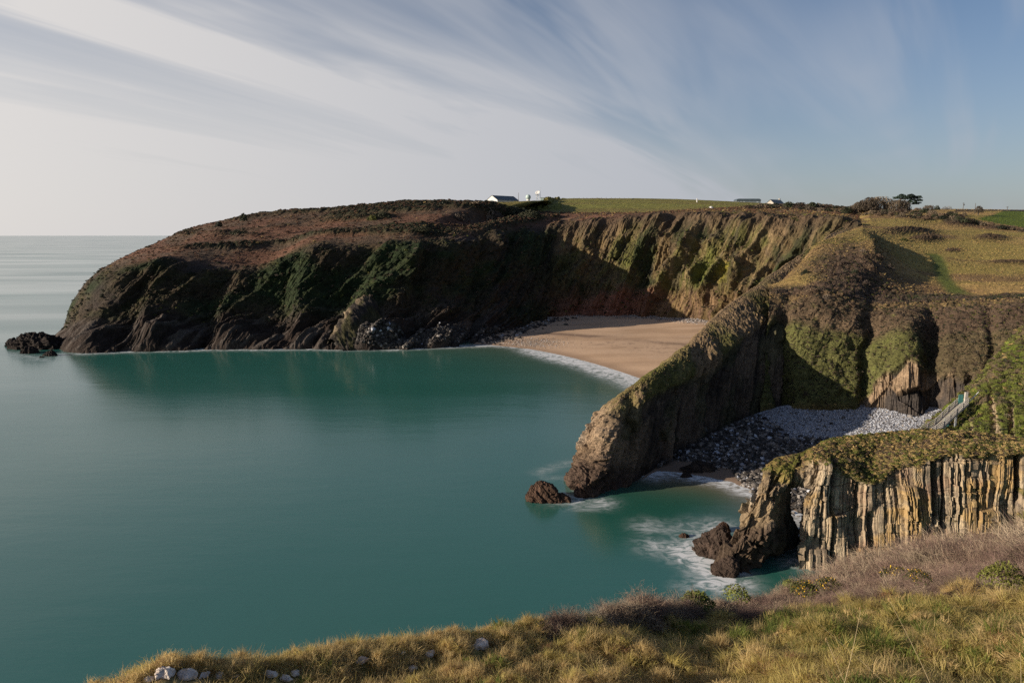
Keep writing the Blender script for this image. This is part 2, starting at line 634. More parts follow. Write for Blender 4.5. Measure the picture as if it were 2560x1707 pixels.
# keep the skyline rows where they stand, let the vertical push act only gently
n1 = fbm(sA * 0.05, tA * 0.07, 41, 4)
n2 = fbm(sA * 0.3, tA * 0.3, 42, 4)
n3 = fbm(sA * 0.02, tA * 0.03, 43, 3)
col = mixc(BRACKEN, HEATH, sstep(n1, 0.45, 0.62))
col = mixc(col, (0.15, 0.085, 0.052), sstep(n2, 0.5, 0.75) * 0.6)
col = mixc(col, IVY, scr * 0.75 + 0.0)
cveg = mixc(IVY, (0.045, 0.034, 0.022), sstep(n1, 0.40, 0.62))
cveg = mixc(cveg, OLIVE, sstep(n2, 0.5, 0.8) * 0.25)
crock = mixc(ROCKD, (0.055, 0.040, 0.034), n2)  # dark rock and ivy, kept low to stand in for the face's shade
cc = mixc(crock, cveg, vegA * lower)
back = sstep(uA, 520, 585)
cback = mixc((0.125, 0.088, 0.045), (0.085, 0.080, 0.028), sstep(n1, 0.4, 0.6))
cback = mixc(cback, LIME, sstep(n2 + 0.25 * ribleft + 0.2 * n3, 0.76, 1.0) * 0.35)
cback = mixc(cback, IVY, sstep(fbm(sA * 0.1, tA * 0.05, 44), 0.52, 0.66) * 0.8)
cback = mixc(cback, (0.22, 0.155, 0.085), sstep(ridged(sA * 0.25 - tA * 0.05, tA * 0.04, 45, 4), 0.68, 0.9) * sstep(uA, 640, 700) * 0.65)
cback = mixc(cback, (0.045, 0.036, 0.028), (1 - sstep(flute, 0.35, 0.5)) * 0.7)  # flute hollows darkened in the colour, as cavity shade
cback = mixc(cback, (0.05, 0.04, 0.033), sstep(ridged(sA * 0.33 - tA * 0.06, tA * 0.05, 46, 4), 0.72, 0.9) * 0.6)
cback = mixc(cback, ROCKR, sstep(vA + 22 * (n1 - 0.5), 288, 306) * (1 - sstep(uA, 620, 690) * 0.75) * 0.9)
lime = np.exp(-((uA - 712 + 0.28 * (vA - 270)) / 7.5) ** 2) * sstep(vA, 240, 262) * (1 - sstep(vA, 291, 298))
cback = mixc(cback, LIME, np.clip(lime * 0.8, 0, 1))
yel = np.exp(-((uA - 728 + 0.2 * (vA - 280)) / 5) ** 2) * sstep(vA, 262, 272) * (1 - sstep(vA, 286, 292))
cback = mixc(cback, (0.17, 0.15, 0.02), np.clip(yel * 0.8, 0, 1))
edgeband = sstep(rA, 3.45, 3.9) * (1 - sstep(rA, 4.05, 4.3))
cback = mixc(cback, HEATH, edgeband * 0.8)
cc = mixc(cc, cback, back)
col = mixc(cc, col, slope)
# far field and the grass strip behind the edge
top_v = np.interp(uA, [470, 490, 505, 560, 640, 700, 760], [203, 204.5, 208, 213.3, 213, 209.5, 206])
fieldm = slope * (uA > 468) * (uA < 765) * (vA < top_v + 1.2 * (n1 - 0.5))
cf = mixc(FIELD, (0.15, 0.12, 0.04), sstep(fbm(sA * 0.01, tA * 0.05, 51, 4), 0.45, 0.65) * 0.8)
col = mixc(col, cf, fieldm)
hedge = slope * (uA > 520) * (uA < 765) * (np.abs(vA - top_v - 0.4) < 0.7)
col = mixc(col, (0.03, 0.022, 0.016), hedge * 0.8)
strip = slope * (uA > 640) * (vA > top_v + 0.8)
col = mixc(col, mixc(STRAW, (0.13, 0.10, 0.04), n1) * 0.62, strip * sstep(uA, 650, 700))
pinkish = slope * (uA > 545) * (uA < 705) * (vA > top_v + 1)
col = mixc(col, (0.20, 0.10, 0.062), pinkish * sstep(n2, 0.45, 0.6) * 0.7)
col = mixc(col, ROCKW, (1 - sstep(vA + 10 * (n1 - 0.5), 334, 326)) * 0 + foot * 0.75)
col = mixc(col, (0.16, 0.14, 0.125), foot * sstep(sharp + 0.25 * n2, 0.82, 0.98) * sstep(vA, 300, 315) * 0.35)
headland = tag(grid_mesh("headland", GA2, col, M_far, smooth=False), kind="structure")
GRID_A = GA2

# a rock spur that comes down to the sea in the middle of the headland
SPUR = [(332, 339.5, 268), (338, 327, 271), (349, 310, 275), (358, 300, 279), (369, 295, 283), (380, 299, 287), (390, 302, 289), (399, 300, 293), (404, 288, 296)]


def ridge_mesh(name, crest, wl_, wr_, mat, tint_fn, seed=0, nlen=16, nacross=26, amp=1.0, foot=-3.0, freq=0.5, taper=True):
    """a rock rib: crest points with a left and a right flank that fall to `foot`"""
    pts = [P(*c[:2], y=c[2]) for c in crest]
    ctrl = []
    for i, p in enumerate(pts):
        a = pts[max(i - 1, 0)]
        b = pts[min(i + 1, len(pts) - 1)]
        d = (b - a)[:2]
        d /= np.linalg.norm(d) + 1e-9
        n = np.array([-d[1], d[0]])          # left of travel
        k = 0.5 + 0.5 * (p[2] / max(q[2] for q in pts))
        row = []
        for s, f in ((1.0, 0.0), (0.65, 0.45), (0.25, 0.88), (0.0, 1.0), (-0.25, 0.86), (-0.65, 0.42), (-1.0, 0.0)):
            w = wl_ if s > 0 else wr_
            q = np.array([p[0] + n[0] * s * w * k, p[1] + n[1] * s * w * k, foot + (p[2] - foot) * f])
            row.append(q)
        ctrl.append(row)
    c = (len(row))
    G, r, cc_ = loft(ctrl, [nacross // 6] * 6, [nlen] * (len(pts) - 1))
    n = normals(G)
    n *= np.sign(n[..., 2:3] + 1e-9)
    s, t = arclen(G, 1), arclen(G, 0)
    d = amp * (ridged(G[..., 0] * freq, G[..., 1] * freq, G[..., 2] * freq + seed, 5, 0.6) - 0.5) * 2
    G2 = G + n * d[..., None]
    return grid_mesh(name, G2, tint_fn(G2, r, s, t), mat), G2


def spur_tint(G, r, s, t):
    n = fbm(s * 0.3, t * 0.3, 5)
    c = mixc(ROCKD, (0.06, 0.055, 0.028), sstep(n, 0.4, 0.6))
    return mixc(c, (0.17, 0.13, 0.09), (np.abs(r - 3) < 0.5) * sstep(n, 0.35, 0.6) * 0.8)


o, _ = ridge_mesh("rock_spur", SPUR, 5, 14, M_far, spur_tint, 3, 14, 30, 1.6)
tag(o, "dark rock spur with a pale crest running down to the sea mid headland", "rock spur")

# ---------------------------------------------------------------- the bay beach and the cove floor
SHORE_A = [(470, 343.5), (488, 344), (530, 348.5), (566, 355.5), (605, 366), (644, 379), (680, 396), (706, 410)]


def floor_loft(cols, nrow, ncol):
    ctrl = []
    for c in cols:
        row = []
        for u, v, *r in c:
            row.append(P(u, v, y=r[0]) if r and r[0] is not None else P(u, v, z=r[1] if len(r) > 1 else 0.0))
        b = row[0].copy()
        b2 = row[1] - row[0]
        b = row[0] - b2 / (np.linalg.norm(b2[:2]) + 1e-6) * 14
        b[2] = -2.0
        ctrl.append([b] + row)
    return loft(ctrl, nrow, ncol)


beach_cols = [
    [(474, 343.6, None, 0.02), (478, 341, None, .5), (486, 336, None, 1.2), (490, 330, None, 2.2)],
    [(488, 344.2, None, 0.02), (494, 340, None, .7), (506, 331, None, 2.0), (520, 322, None, 3.0)],
    [(530, 348.6, None, 0.02), (532, 341, None, 1.0), (540, 326, None, 2.6), (546, 314, None, 4.2)],
    [(566, 355.6, None, 0.02), (568, 343, None, 1.2), (574, 326, None, 2.8), (580, 311, None, 5.0)],
    [(605, 366, None, 0.02), (608, 350, None, 1.3), (612, 328, None, 2.8), (616, 311, None, 5.0)],
    [(644, 379, None, 0.02), (648, 358, None, 1.3), (652, 330, None, 2.8), (656, 314, None, 5.0)],
    [(685, 396, None, 0.02), (690, 366, None, 1.3), (694, 334, None, 2.8), (698, 318, None, 5.2)],
    [(735, 410, None, 0.02), (740, 372, None, 1.3), (744, 336, None, 2.8), (748, 320, None, 5.2)],
]
GBch, rB_, cB_ = floor_loft(beach_cols, [6, 16, 30, 24], [10, 30, 30, 30, 30, 30, 30])
GBch[..., 2] += 0.05 * fbm(GBch[..., 0] * 0.1, GBch[..., 1] * 0.1, 0)
ub, vb = proj(GBch)
nb = fbm(GBch[..., 0] * 0.05, GBch[..., 1] * 0.2, 3, 4)
colb = mixc(SAND, (0.39, 0.265, 0.175), sstep(nb, 0.4, 0.65))
# a damp line of fine gravel part way up and wet sand at the edge
line = np.interp(ub, [490, 520, 566, 620, 660, 700], [330, 331.5, 334, 338, 342, 346])
dmp = np.exp(-((vb - line) / 1.6) ** 2) * (0.35 + 0.65 * sstep(fbm(GBch[..., 0] * 0.08, GBch[..., 1] * 0.3, 7), 0.35, 0.6))
colb = mixc(colb, (0.15, 0.10, 0.075), dmp * 0.9)
seaw = sstep(fbm(GBch[..., 0] * 0.25, GBch[..., 1] * 0.6, 17, 5), 0.62, 0.68) * np.exp(-((vb - line - 5) / 7) ** 2)
colb = mixc(colb, (0.20, 0.135, 0.10), seaw * 0.5)
colb = mixc(colb, (0.52, 0.36, 0.24), sstep(fbm(GBch[..., 0] * 0.03, GBch[..., 1] * 0.12, 27, 3), 0.5, 0.65) * 0.5)
wet = 1 - sstep(rB_, 1.0, 1.55)
colb = mixc(colb, (0.22, 0.15, 0.105), wet * 0.8)
gr = np.exp(-(((ub - 528) / 26) ** 2 + ((vb - 343) / 4.5) ** 2))
colb = mixc(colb, (0.26, 0.19, 0.14), np.clip(gr, 0, 1) * 0.8)
shing = sstep(rB_, 3.55, 3.85)
colb = mixc(colb, (0.25, 0.21, 0.19), shing)
M_sand = mat_terrain("sand", (0.15, 1.5, 9.0), (0.05, 0.06, 0.08), 0.15, 0.1, bscale=2.0)
tag(grid_mesh("beach", GBch, colb, M_sand), kind="structure")

cove_cols = [
    [(640, 480, None, .02), (646, 474, None, .4), (654, 468, None, .8), (662, 462, None, 1.2), (668, 458, None, 1.6)],
    [(662, 470, None, .02), (672, 462, None, .5), (684, 452, None, 1.2), (694, 444, None, 1.8), (702, 438, None, 2.4)],
    [(697, 474, None, .02), (708, 464, None, .5), (722, 446, None, 1.6), (736, 430, None, 2.6), (748, 416, None, 3.4)],
    [(722, 479, None, .02), (732, 468, None, .6), (752, 448, None, 1.8), (770, 424, None, 3.0), (790, 404, None, 4.6)],
    [(742, 485, None, .02), (756, 470, None, .8), (778, 448, None, 2.0), (800, 424, None, 3.2), (825, 402, None, 5.0)],
    [(762, 494, None, .02), (780, 476, None, 1.0), (806, 450, None, 2.2), (834, 424, None, 3.6), (862, 402, None, 5.2)],
    [(790, 507, None, .02), (812, 486, None, 1.0), (838, 456, None, 2.2), (872, 426, None, 3.8), (905, 404, None, 5.4)],
    [(822, 520, None, .02), (846, 496, None, 1.0), (876, 460, None, 2.2), (910, 430, None, 3.8), (945, 406, None, 5.6)],
    [(870, 545, None, .02), (892, 516, None, 1.0), (924, 470, None, 2.2), (955, 436, None, 3.8), (1000, 410, None, 5.8)],
]
GCv, rC_, cC_ = floor_loft(cove_cols, [6, 14, 30, 30, 26], [24, 30, 24, 24, 26, 26, 26, 26])
uc, vc = proj(GCv)
GCv[..., 2] += 0.25 * (fbm(GCv[..., 0] * 0.4, GCv[..., 1] * 0.4, 3) - 0.5)
nc_ = fbm(GCv[..., 0] * 0.3, GCv[..., 1] * 0.3, 3)
colc = mixc((0.19, 0.135, 0.10), (0.05, 0.045, 0.04), sstep(rC_ + 0.5 * (nc_ - 0.5) + 1.1 * sstep(uc, 725, 750), 2.0, 2.4))
pale = sstep(uc - 762 + 1.2 * (430 - vc) + 20 * (nc_ - 0.5), -10, 30) * (1 - sstep(vc - 0.05 * (uc - 800), 434, 446))
colc = mixc(colc, (0.22, 0.225, 0.25), pale)
tag(grid_mesh("cove_floor", GCv, colc, M_sand), kind="structure")

# ---------------------------------------------------------------- the cove's cliff, the heath above it and the ground to the horizon
Ccols = [
    (760, [(413, 158), (390, 162), (340, 168), (300, 177), (284, 198), (292, 216), (318, 236), (322, 262), (322, 300), (322, 330)]),
    (784, [(409, 158), (385, 162), (336, 169), (302, 178), (285, 193), (267, 216), (264, 238), (300, 262), (322, 300), (322, 330)]),
    (812, [(409, 157), (382, 161), (330, 168), (297, 178), (277, 195), (254, 220), (241, 247), (242, 275), (250, 310), (270, 345)]),
    (845, [(411, 156), (388, 160), (337, 167), (306, 177), (278, 195), (254, 216), (240, 240), (231, 280), (223, 340), (213, 440)]),
    (873, [(420, 154), (398, 158), (344, 166), (311, 177), (292, 191), (264, 208), (244.5, 228), (239, 262), (224, 330), (211, 440)]),
    (905, [(429, 150), (395, 155), (345, 163), (309, 177), (297, 190), (280, 206), (258, 234), (241, 275), (224, 335), (210.5, 440)]),
    (945, [(432, 147), (395, 152), (345, 160), (307, 176), (298, 192), (284, 208), (262, 238), (243, 280), (224, 350), (209.5, 440)]),
    (985, [(434, 143), (395, 149), (345, 157), (305, 173), (297, 190), (284, 206), (264, 238), (244, 280), (226, 350), (210, 440)]),
    (1030, [(434, 140), (395, 146), (345, 154), (304, 170), (296, 188), (284, 206), (264, 238), (244, 280), (228, 350), (210.5, 450)]),
    (1110, [(434, 136), (395, 142), (345, 150), (304, 165), (296, 184), (284, 202), (264, 236), (244, 280), (229, 350), (211.5, 450)]),
    (1260, [(434, 130), (395, 136), (345, 144), (304, 160), (296, 180), (284, 198), (264, 232), (244, 280), (230, 350), (212, 450)]),
]
ushift = {760: [0, 2, 5, 8, 8, 9, 9, 9, 9, 9], 784: [0, 2, 3, 4, 8, 14, 17, 17, 17, 17], 812: [0, 2, 4, 6, 8, 12, 14, 15, 15, 15],
          845: [0, 1, 3, 6, 10, 14, 16, 17, 18, 18]}
ctrlC = []
for u0, rows in Ccols:
    sh = ushift.get(u0, [0] * 10)
    pts = [P(u0 + s, v, y=y) for (v, y), s in zip(rows, sh)]
    b = pts[0].copy()
    b[1] -= 4
    b[2] = -3
    far = pts[-1].copy()
    far *= 1.5
    far[2] = pts[-1][2] + 5
    far2 = far * 2.0
    far2[2] = far[2] - 10
    ctrlC.append([b] + pts + [far, far2])
nrC = [4, 26, 50, 36, 14, 22, 26, 26, 30, 24, 10, 4]
ncC = [40, 46, 50, 46, 50, 56, 56, 56, 40, 30]
GC, rC, cC = loft(ctrlC, nrC, ncC)
uC, vC = proj(GC)
sC = arclen(GC, 1)[40][None] + 0 * cC
tC = arclen(GC, 0)
nC = normals(GC)
nC *= np.sign((nC * np.array([0, -1, 0.5])).sum(-1, keepdims=True) + 1e-9)
cl = sstep(rC, 0.7, 1.3) * (1 - sstep(rC, 3.7, 4.3))
up = sstep(rC, 3.8, 4.3)
# heath, gullies and bare columns low down
n1 = fbm(sC * 0.05, tC * 0.05, 61, 4)
n2 = fbm(sC * 0.5, tC * 0.5, 62, 4)
n3 = fbm(GC[..., 0] * 0.03, GC[..., 1] * 0.05, 63, 4)
dC = cl * 2.6 * (ridged(sC * 0.045 + 1.9, tC * 0.02, 64, 3) - 0.55)
dC += cl * (1.3 + 0.9 * (1 - sstep(uC, 840, 870))) * (ridged(sC * 0.14 - 0.04 * tC, tC * 0.04, 65, 4) - 0.5)
for ug, wg, dp in ((776, 8, -7.0), (866, 6, -1.8), (933, 10, -4.6), (905, 22, 2.5), (988, 6, -1.5)):
    wv = 18 * (fbm(vC * 0.05, 0 * uC, ug, 4) - 0.5) + 5 * (fbm(vC * 0.15, uC * 0.05, ug) - 0.5)
    dC += cl * dp * np.exp(-((uC - ug - wv - 0.03 * (vC - 350)) / wg) ** 2) * sstep(vC, 305, 345)
rock_line = np.interp(uC, [760, 800, 850, 880, 910, 940, 1000], [430, 430, 425, 388, 376, 382, 388])
bq, bvq = worley(sC * 0.22 + 0.8 * n1, tC * 0.13 + 0.8 * n1)
rock = cl * sstep(vC + 44 * (n1 - 0.5) + 16 * (n2 - 0.5), rock_line - 3, rock_line + 6)
colum = ridged(sC * 0.30 + 0.4 * n1, tC * 0.02, 66, 4, 0.6)
dC += rock * (2.4 * (bvq - 0.5) + 2.6 * (colum - 0.5) - 1.2 + 1.6 * (ridged(sC * 0.9 + 0.3 * n1, tC * 0.06, 67, 4, 0.65) - 0.5))
# the scrub-covered knoll
moundm = np.exp(-(((uC - 848) / 46) ** 2 + ((vC - 272) / 36) ** 2) ** 1.5)
lowscr = sstep(vC, 283, 296) * (1 - sstep(vC, 330, 345)) * (1 - sstep(uC, 880, 930))
rimscr = up * sstep(vC, 293.5, 299) * sstep(uC, 880, 910)
thick = np.clip(moundm + lowscr * up + rimscr, 0, 1)
b1, b2 = billow(GC[..., 0], GC[..., 1] + GC[..., 2], 0.30), billow(GC[..., 0] + 30, GC[..., 1] + GC[..., 2], 0.75)
dC += (thick + cl * (1 - rock) * 0.8) * (1.3 * b1 + 0.6 * b2)
grassy = up * (1 - thick)
dC += grassy * (0.22 * billow(GC[..., 0], GC[..., 1], 0.7) + 1.5 * (n3 - 0.5)) * (1 - sstep(rC, 9.5, 10.5))
# low dark heath humps in the grass
hump = np.zeros_like(uC)
for hu, hv, wu, wv_, hh in ((908, 233, 26, 3.2, 2.4), (925, 240, 16, 3.0, 2.0), (952, 251, 8, 1.5, 0.5), (990, 239, 16, 2.8, 2.0), (1010, 263, 22, 1.8, 1.0), (1000, 228, 16, 1.6, 1.2), (960, 224, 20, 2.6, 2.0), (935, 219, 22, 2.6, 2.0)):
    g = np.exp(-(((uC - hu) / wu) ** 2 + ((vC - hv) / wv_) ** 2))
    hump = np.maximum(hump, g)
    dC += up * g * hh * (0.6 + 0.5 * b2)
path_u = np.interp(vC, [240, 257, 268, 279, 286, 292, 297, 301], [905, 936, 941, 944, 950, 958, 972, 988])
pd = np.abs(uC - path_u) / np.interp(vC, [250, 270, 285, 300], [6, 8, 9, 16])
path = up * np.exp(-pd ** 4) * (vC > 254) * (vC < 301)
dC *= (1 - path * 0.6)
GC2 = GC + nC * (dC * (1 - sstep(rC, 10.2, 11)))[..., None]
grass_c = mixc((0.31, 0.205, 0.080), (0.24, 0.185, 0.055), sstep(n3, 0.42, 0.58))
grass_c = mixc(grass_c, STRAW, sstep(n2, 0.5, 0.72) * 0.35)
grass_c = mixc(grass_c, (0.15, 0.085, 0.05), sstep(fbm(GC[..., 0] * 0.02, GC[..., 1] * 0.07, 68, 4), 0.5, 0.6) * 0.7)
grass_c = mixc(grass_c, (0.045, 0.029, 0.022), np.clip(hump * 1.5, 0, 1) * 0.85)
grass_c = mixc(grass_c, (0.07, 0.095, 0.020), np.clip(path, 0, 1) * 0.9)
gfield = up * sstep(uC + 3.2 * (vC - 222), 966, 972) * (vC > 210) * (vC < np.interp(uC, [960, 985, 1024, 1260], [216, 221, 228, 232]))
grass_c = mixc(grass_c, (0.085, 0.115, 0.018), gfield)
farhedge = up * (vC <= 211.2) * (uC > 955)
grass_c = mixc(grass_c, (0.035, 0.025, 0.018), farhedge)
veg_c = mixc(HEATH, IVY, sstep(n1, 0.45, 0.6))
veg_c = mixc(veg_c, (0.055, 0.035, 0.028), sstep(n2, 0.5, 0.7) * 0.6)
fac_c = mixc((0.10, 0.070, 0.044), (0.085, 0.085, 0.030), sstep(n1 + 0.30 * sstep(vC, 315, 370), 0.46, 0.66))
fac_c = mixc(fac_c, (0.080, 0.054, 0.038), sstep(uC, 915, 940) * 0.7)
fac_c = mixc(fac_c, LIME, (1 - sstep(uC, 915, 935)) * sstep(n2 + 0.12 * np.exp(-(((uC - 890) / 26) ** 2 + ((vC - 355) / 22) ** 2)), 0.68, 0.95) * 0.8)
bq, bvq = worley(sC * 0.22 + 0.8 * n1, tC * 0.13 + 0.8 * n1)
dC_blk = rock * 1.6 * (bvq - 0.5)
rock_c = mixc(ROCKD * np.ones(3) * 1.3, (0.24, 0.17, 0.11), sstep(0.5 * colum + 0.5 * bvq + 0.35 * (n2 - 0.5), 0.42, 0.72) * sstep(uC, 840, 875))
colC = mixc(grass_c, veg_c, thick)
colC = mixc(colC, fac_c, cl)
colC = mixc(colC, rock_c, rock)
colC = mixc(colC, (0.16, 0.09, 0.05), up * np.exp(-((vC - 295.5) / 2.6) ** 2) * sstep(uC, 870, 900) * 0.6)
tag(grid_mesh("cliff_top_ground", GC2, colC, M_near, smooth=False), kind="structure")
GRID_C = GC2

# ---------------------------------------------------------------- the rock fin between bay and cove
fin = [  # foot, low, mid, shoulder, crest : (u, v, y)
    [(571, 479, 0), (575, 462, 1), (583, 438, 2), (590, 421, 3.0), (597, 413, 4.5)],
    [(579, 491, 0), (588, 468, 2.5), (592, 444, 4.5), (603, 418, 6.5), (606, 408, 9.5)],
    [(592, 496, 0), (601, 472, 2.2), (603, 440, 5), (613, 414, 8), (619, 401, 12)],
    [(612, 490, 0), (615, 468, 2.2), (619, 436, 5), (627, 402, 9), (632, 390, 13)],
    [(635, 480, 0), (638, 462, 2), (644, 422, 5), (648, 388, 8.5), (652, 377, 12)],
    [(660, 466, 0), (663, 446, 2), (668, 405, 5.5), (674, 375, 9), (674, 360, 14)],
    [(690, 449, 0), (693, 430, 2), (697, 385, 6), (702, 357, 10), (699, 340, 17)],
    [(722, 431, 151), (724, 412, 153.5), (728, 362, 158), (735, 335, 163), (717, 320, 169)],
    [(750, 417, 158), (752, 396, 160.5), (755, 345, 166), (758, 319, 175), (742, 300, 184)],
    [(776, 410, 162), (778, 386, 165), (780, 332, 172), (783, 300, 190), (766, 282, 200)],
    [(800, 400, 176), (801, 372, 180), (803, 312, 190), (808, 284, 208), (790, 265, 222)],
    [(832, 380, 200), (833, 345, 205), (835, 295, 215), (836, 261, 237), (817, 247.5, 252)],
    [(852, 350, 240), (853, 320, 245), (853, 280, 255), (854, 240, 278), (838, 232, 295)],
    [(862, 300, 300), (862, 280, 305), (862, 260, 310), (864, 232, 322), (850, 226, 340)],
]
ctrlF = []
for i, c in enumerate(fin):
    y0 = wl(c[0][0], c[0][1]) if c[0][2] == 0 else 0
    pts = [P(u, v, y=(y0 + y)) for u, v, y in c]
    b = pts[0].copy()
    b[2] = -4
    b[1] -= 2
    cr = pts[-1]
    nx = np.array([-0.84, 0.54, 0]) if i > 1 else np.array([-0.2, 0.98, 0])
    over = cr + nx * 1.6 + np.array([0, 0, -0.7])
    lm = cr + nx * 5.0
    lm[2] = cr[2] * 0.55
    lf = cr + nx * 8.5
    lf[2] = -3
    ctrlF.append([b] + pts + [over, lm, lf])
nrF = [4, 26, 46, 26, 16, 8, 22, 18]
ncF = [16, 20, 26, 28, 30, 34, 34, 34, 30, 30, 36, 26, 16]
GF, rF, cF = loft(ctrlF, nrF, ncF)
uF, vF = proj(GF)
sF = arclen(GF, 1)[50][None] + 0 * cF
tF = arclen(GF, 0)
nF = normals(GF)
outw = GF - np.array([[[0, 0, 0]]])
# outward: away from the fin's middle line
mid = (GF[30] + GF[-8]) / 2
nF *= np.sign(((GF - mid[None]) * nF).sum(-1, keepdims=True) + 1e-9)
face = sstep(rF, 0.5, 1.2) * (1 - sstep(rF, 3.6, 4.4)) + sstep(rF, 6.1, 6.6)
topF = sstep(rF, 3.3, 4.2) * (1 - sstep(rF, 6.0, 6.6))
land = sstep(uF, 590, 625)
n1 = fbm(sF * 0.09, tF * 0.09, 71, 4)
n2 = fbm(sF * 0.7, tF * 0.7, 72, 4)
bed = ridged(sF * 0.36 - 0.10 * tF + 0.05 * tF, tF * 0.03, 73, 5, 0.6)
dF = face * (2.0 * (bed - 0.55) + 1.2 * (n1 - 0.5))
cr_ = ridged(sF * 0.34, tF * 0.5, 74, 5, 0.7)
dF += face * (1 - land) * 2.4 * (cr_ - 0.85)
dF += face * (0.9 * (ridged(sF * 0.9, tF * 0.18, 75, 4, 0.65) - 0.5) + (1 - 0.6 * land) * 1.3 * (ridged(sF * 0.6 + 0.3 * tF, tF * 0.6, 78, 4, 0.65) - 0.5))
vegF = np.clip(topF + (1 - sstep(vF - (vF * 0 + np.interp(uF, [590, 640, 700, 740, 790], [415, 402, 372, 338, 305])) + 16 * (n1 - 0.5) + 5, 0, 9)), 0, 1) * sstep(uF, 597, 622)
dF += face * 0.9 * (worley(sF * 0.35 + n1, tF * 0.35)[1] - 0.5) * (1 - 0.5 * land) * (1 - vegF)
dF += vegF * (0.5 * billow(sF, tF, 0.7) + 0.4 * billow(sF + 5, tF, 1.4)) * (1 - 0.3 * (cF > 8))
dF += topF * 0.8 * (fbm(sF * 0.15, 0 * tF, 79, 3) - 0.5)
under = (1 - land) * face * np.exp(-((vF - 452) / 5) ** 2) * -1.2
dF += under
blk, bv = worley(sF * 0.16 + n1, tF * 0.10 + n1)
dF += face * (1.6 * (bv - 0.5) + 1.5 * (ridged(sF * 0.17, tF * 0.02, 70, 3) - 0.5))
dF += sstep(rF, 2.9, 3.8) * (1 - sstep(rF, 6.2, 6.8)) * (0.55 * (ridged(sF * 0.16 + 3, 0 * tF, 69, 4, 0.65) - 0.8) + 0.3 * (worley(sF * 0.5, tF * 0.4)[1] - 0.5) * (uF < 660)) * (1 - sstep(cF, 9.5, 11))
GF2 = GF + nF * dF[..., None]
litnose = mixc((0.27, 0.195, 0.13), (0.17, 0.12, 0.08), sstep(n1, 0.4, 0.6))  # sunlit tone of the nose, put into the rock colour
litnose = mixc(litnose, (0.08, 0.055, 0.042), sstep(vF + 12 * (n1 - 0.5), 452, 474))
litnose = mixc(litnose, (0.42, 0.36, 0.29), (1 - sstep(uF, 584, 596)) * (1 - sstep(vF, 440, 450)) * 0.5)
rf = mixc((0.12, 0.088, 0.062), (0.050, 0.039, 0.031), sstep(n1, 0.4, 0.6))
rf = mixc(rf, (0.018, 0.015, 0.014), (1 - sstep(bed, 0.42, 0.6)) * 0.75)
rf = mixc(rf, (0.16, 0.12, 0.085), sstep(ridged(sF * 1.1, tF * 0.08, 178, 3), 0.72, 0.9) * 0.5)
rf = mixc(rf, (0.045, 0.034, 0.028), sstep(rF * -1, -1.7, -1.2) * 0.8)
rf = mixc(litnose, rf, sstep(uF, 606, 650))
rf = mixc(rf, (0.06, 0.062, 0.03), sstep(fbm(sF * 0.15, tF * 0.12, 77), 0.5, 0.62) * 0.6 * (vF < 440) * land)
vg = mixc((0.165, 0.115, 0.068), (0.085, 0.080, 0.028), sstep(n1, 0.45, 0.62))
vg = mixc(vg, (0.19, 0.135, 0.075), sstep(n2, 0.52, 0.72) * 0.5)
vg = mixc(vg, (0.11, 0.105, 0.025), sstep(n2, 0.3, 0.5) * 0.5 * (uF < 690))
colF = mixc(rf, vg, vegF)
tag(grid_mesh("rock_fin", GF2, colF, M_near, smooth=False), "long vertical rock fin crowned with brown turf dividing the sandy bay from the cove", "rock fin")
GRID_F = GF2

# ---------------------------------------------------------------- the near wall of upright beds with its arch
def PX(u, y, z):
    dep = y * CP - (z - CAM_H) * SP
    return np.array([(u - 512) / F_PX * dep, y, z])


yf0 = wl(727, 575)
wall = []
wall.append([PX(716, yf0 + 2.0, -2), P(718, 563, y=yf0 + 2.2), P(726, 541, y=yf0 + 2.7), P(739, 517, y=yf0 + 3.3), P(751, 493, y=yf0 + 4), P(762, 474, y=yf0 + 5), P(774, 458.5, y=yf0 + 7)])
wall.append([PX(725, yf0 + 0, -2), P(729, 566, y=yf0 + 0.4), P(737, 543, y=yf0 + 1.2), P(748, 519, y=yf0 + 2), P(759, 494, y=yf0 + 3), P(769, 474, y=yf0 + 4.2), P(782, 456, y=yf0 + 7)])
wall.append([PX(748, yf0 + 0.5, -2), P(751, 566, y=yf0 + 0.8), P(762, 543, y=yf0 + 1.2), P(771, 519, y=yf0 + 1.8), P(777, 494, y=yf0 + 2.8), P(783, 476, y=yf0 + 4), P(793, 454.5, y=yf0 + 7)])
wall.append([PX(776, yf0 + 7, -2), P(777, 563, y=yf0 + 7), P(783, 540, y=yf0 + 7), P(787, 515, y=yf0 + 7), P(789, 492, y=yf0 + 6), P(792, 476, y=yf0 + 4.8), P(799, 453, y=yf0 + 7.2)])
wall.append([PX(800, yf0 + 9, -2), P(800, 560, y=yf0 + 8.5), P(799, 540, y=yf0 + 8), P(797, 515, y=yf0 + 8), P(797, 495, y=yf0 + 6), P(802, 474, y=yf0 + 4.6), P(806, 450, y=yf0 + 7.6)])
wall.append([PX(801, yf0 + 1.6, -2), P(802, 560, y=yf0 + 1.7), P(802, 540, y=yf0 + 2.0), P(804, 515, y=yf0 + 2.4), P(809, 494, y=yf0 + 3.0), P(812, 462, y=yf0 + 4.2), P(813, 447, y=yf0 + 8)])
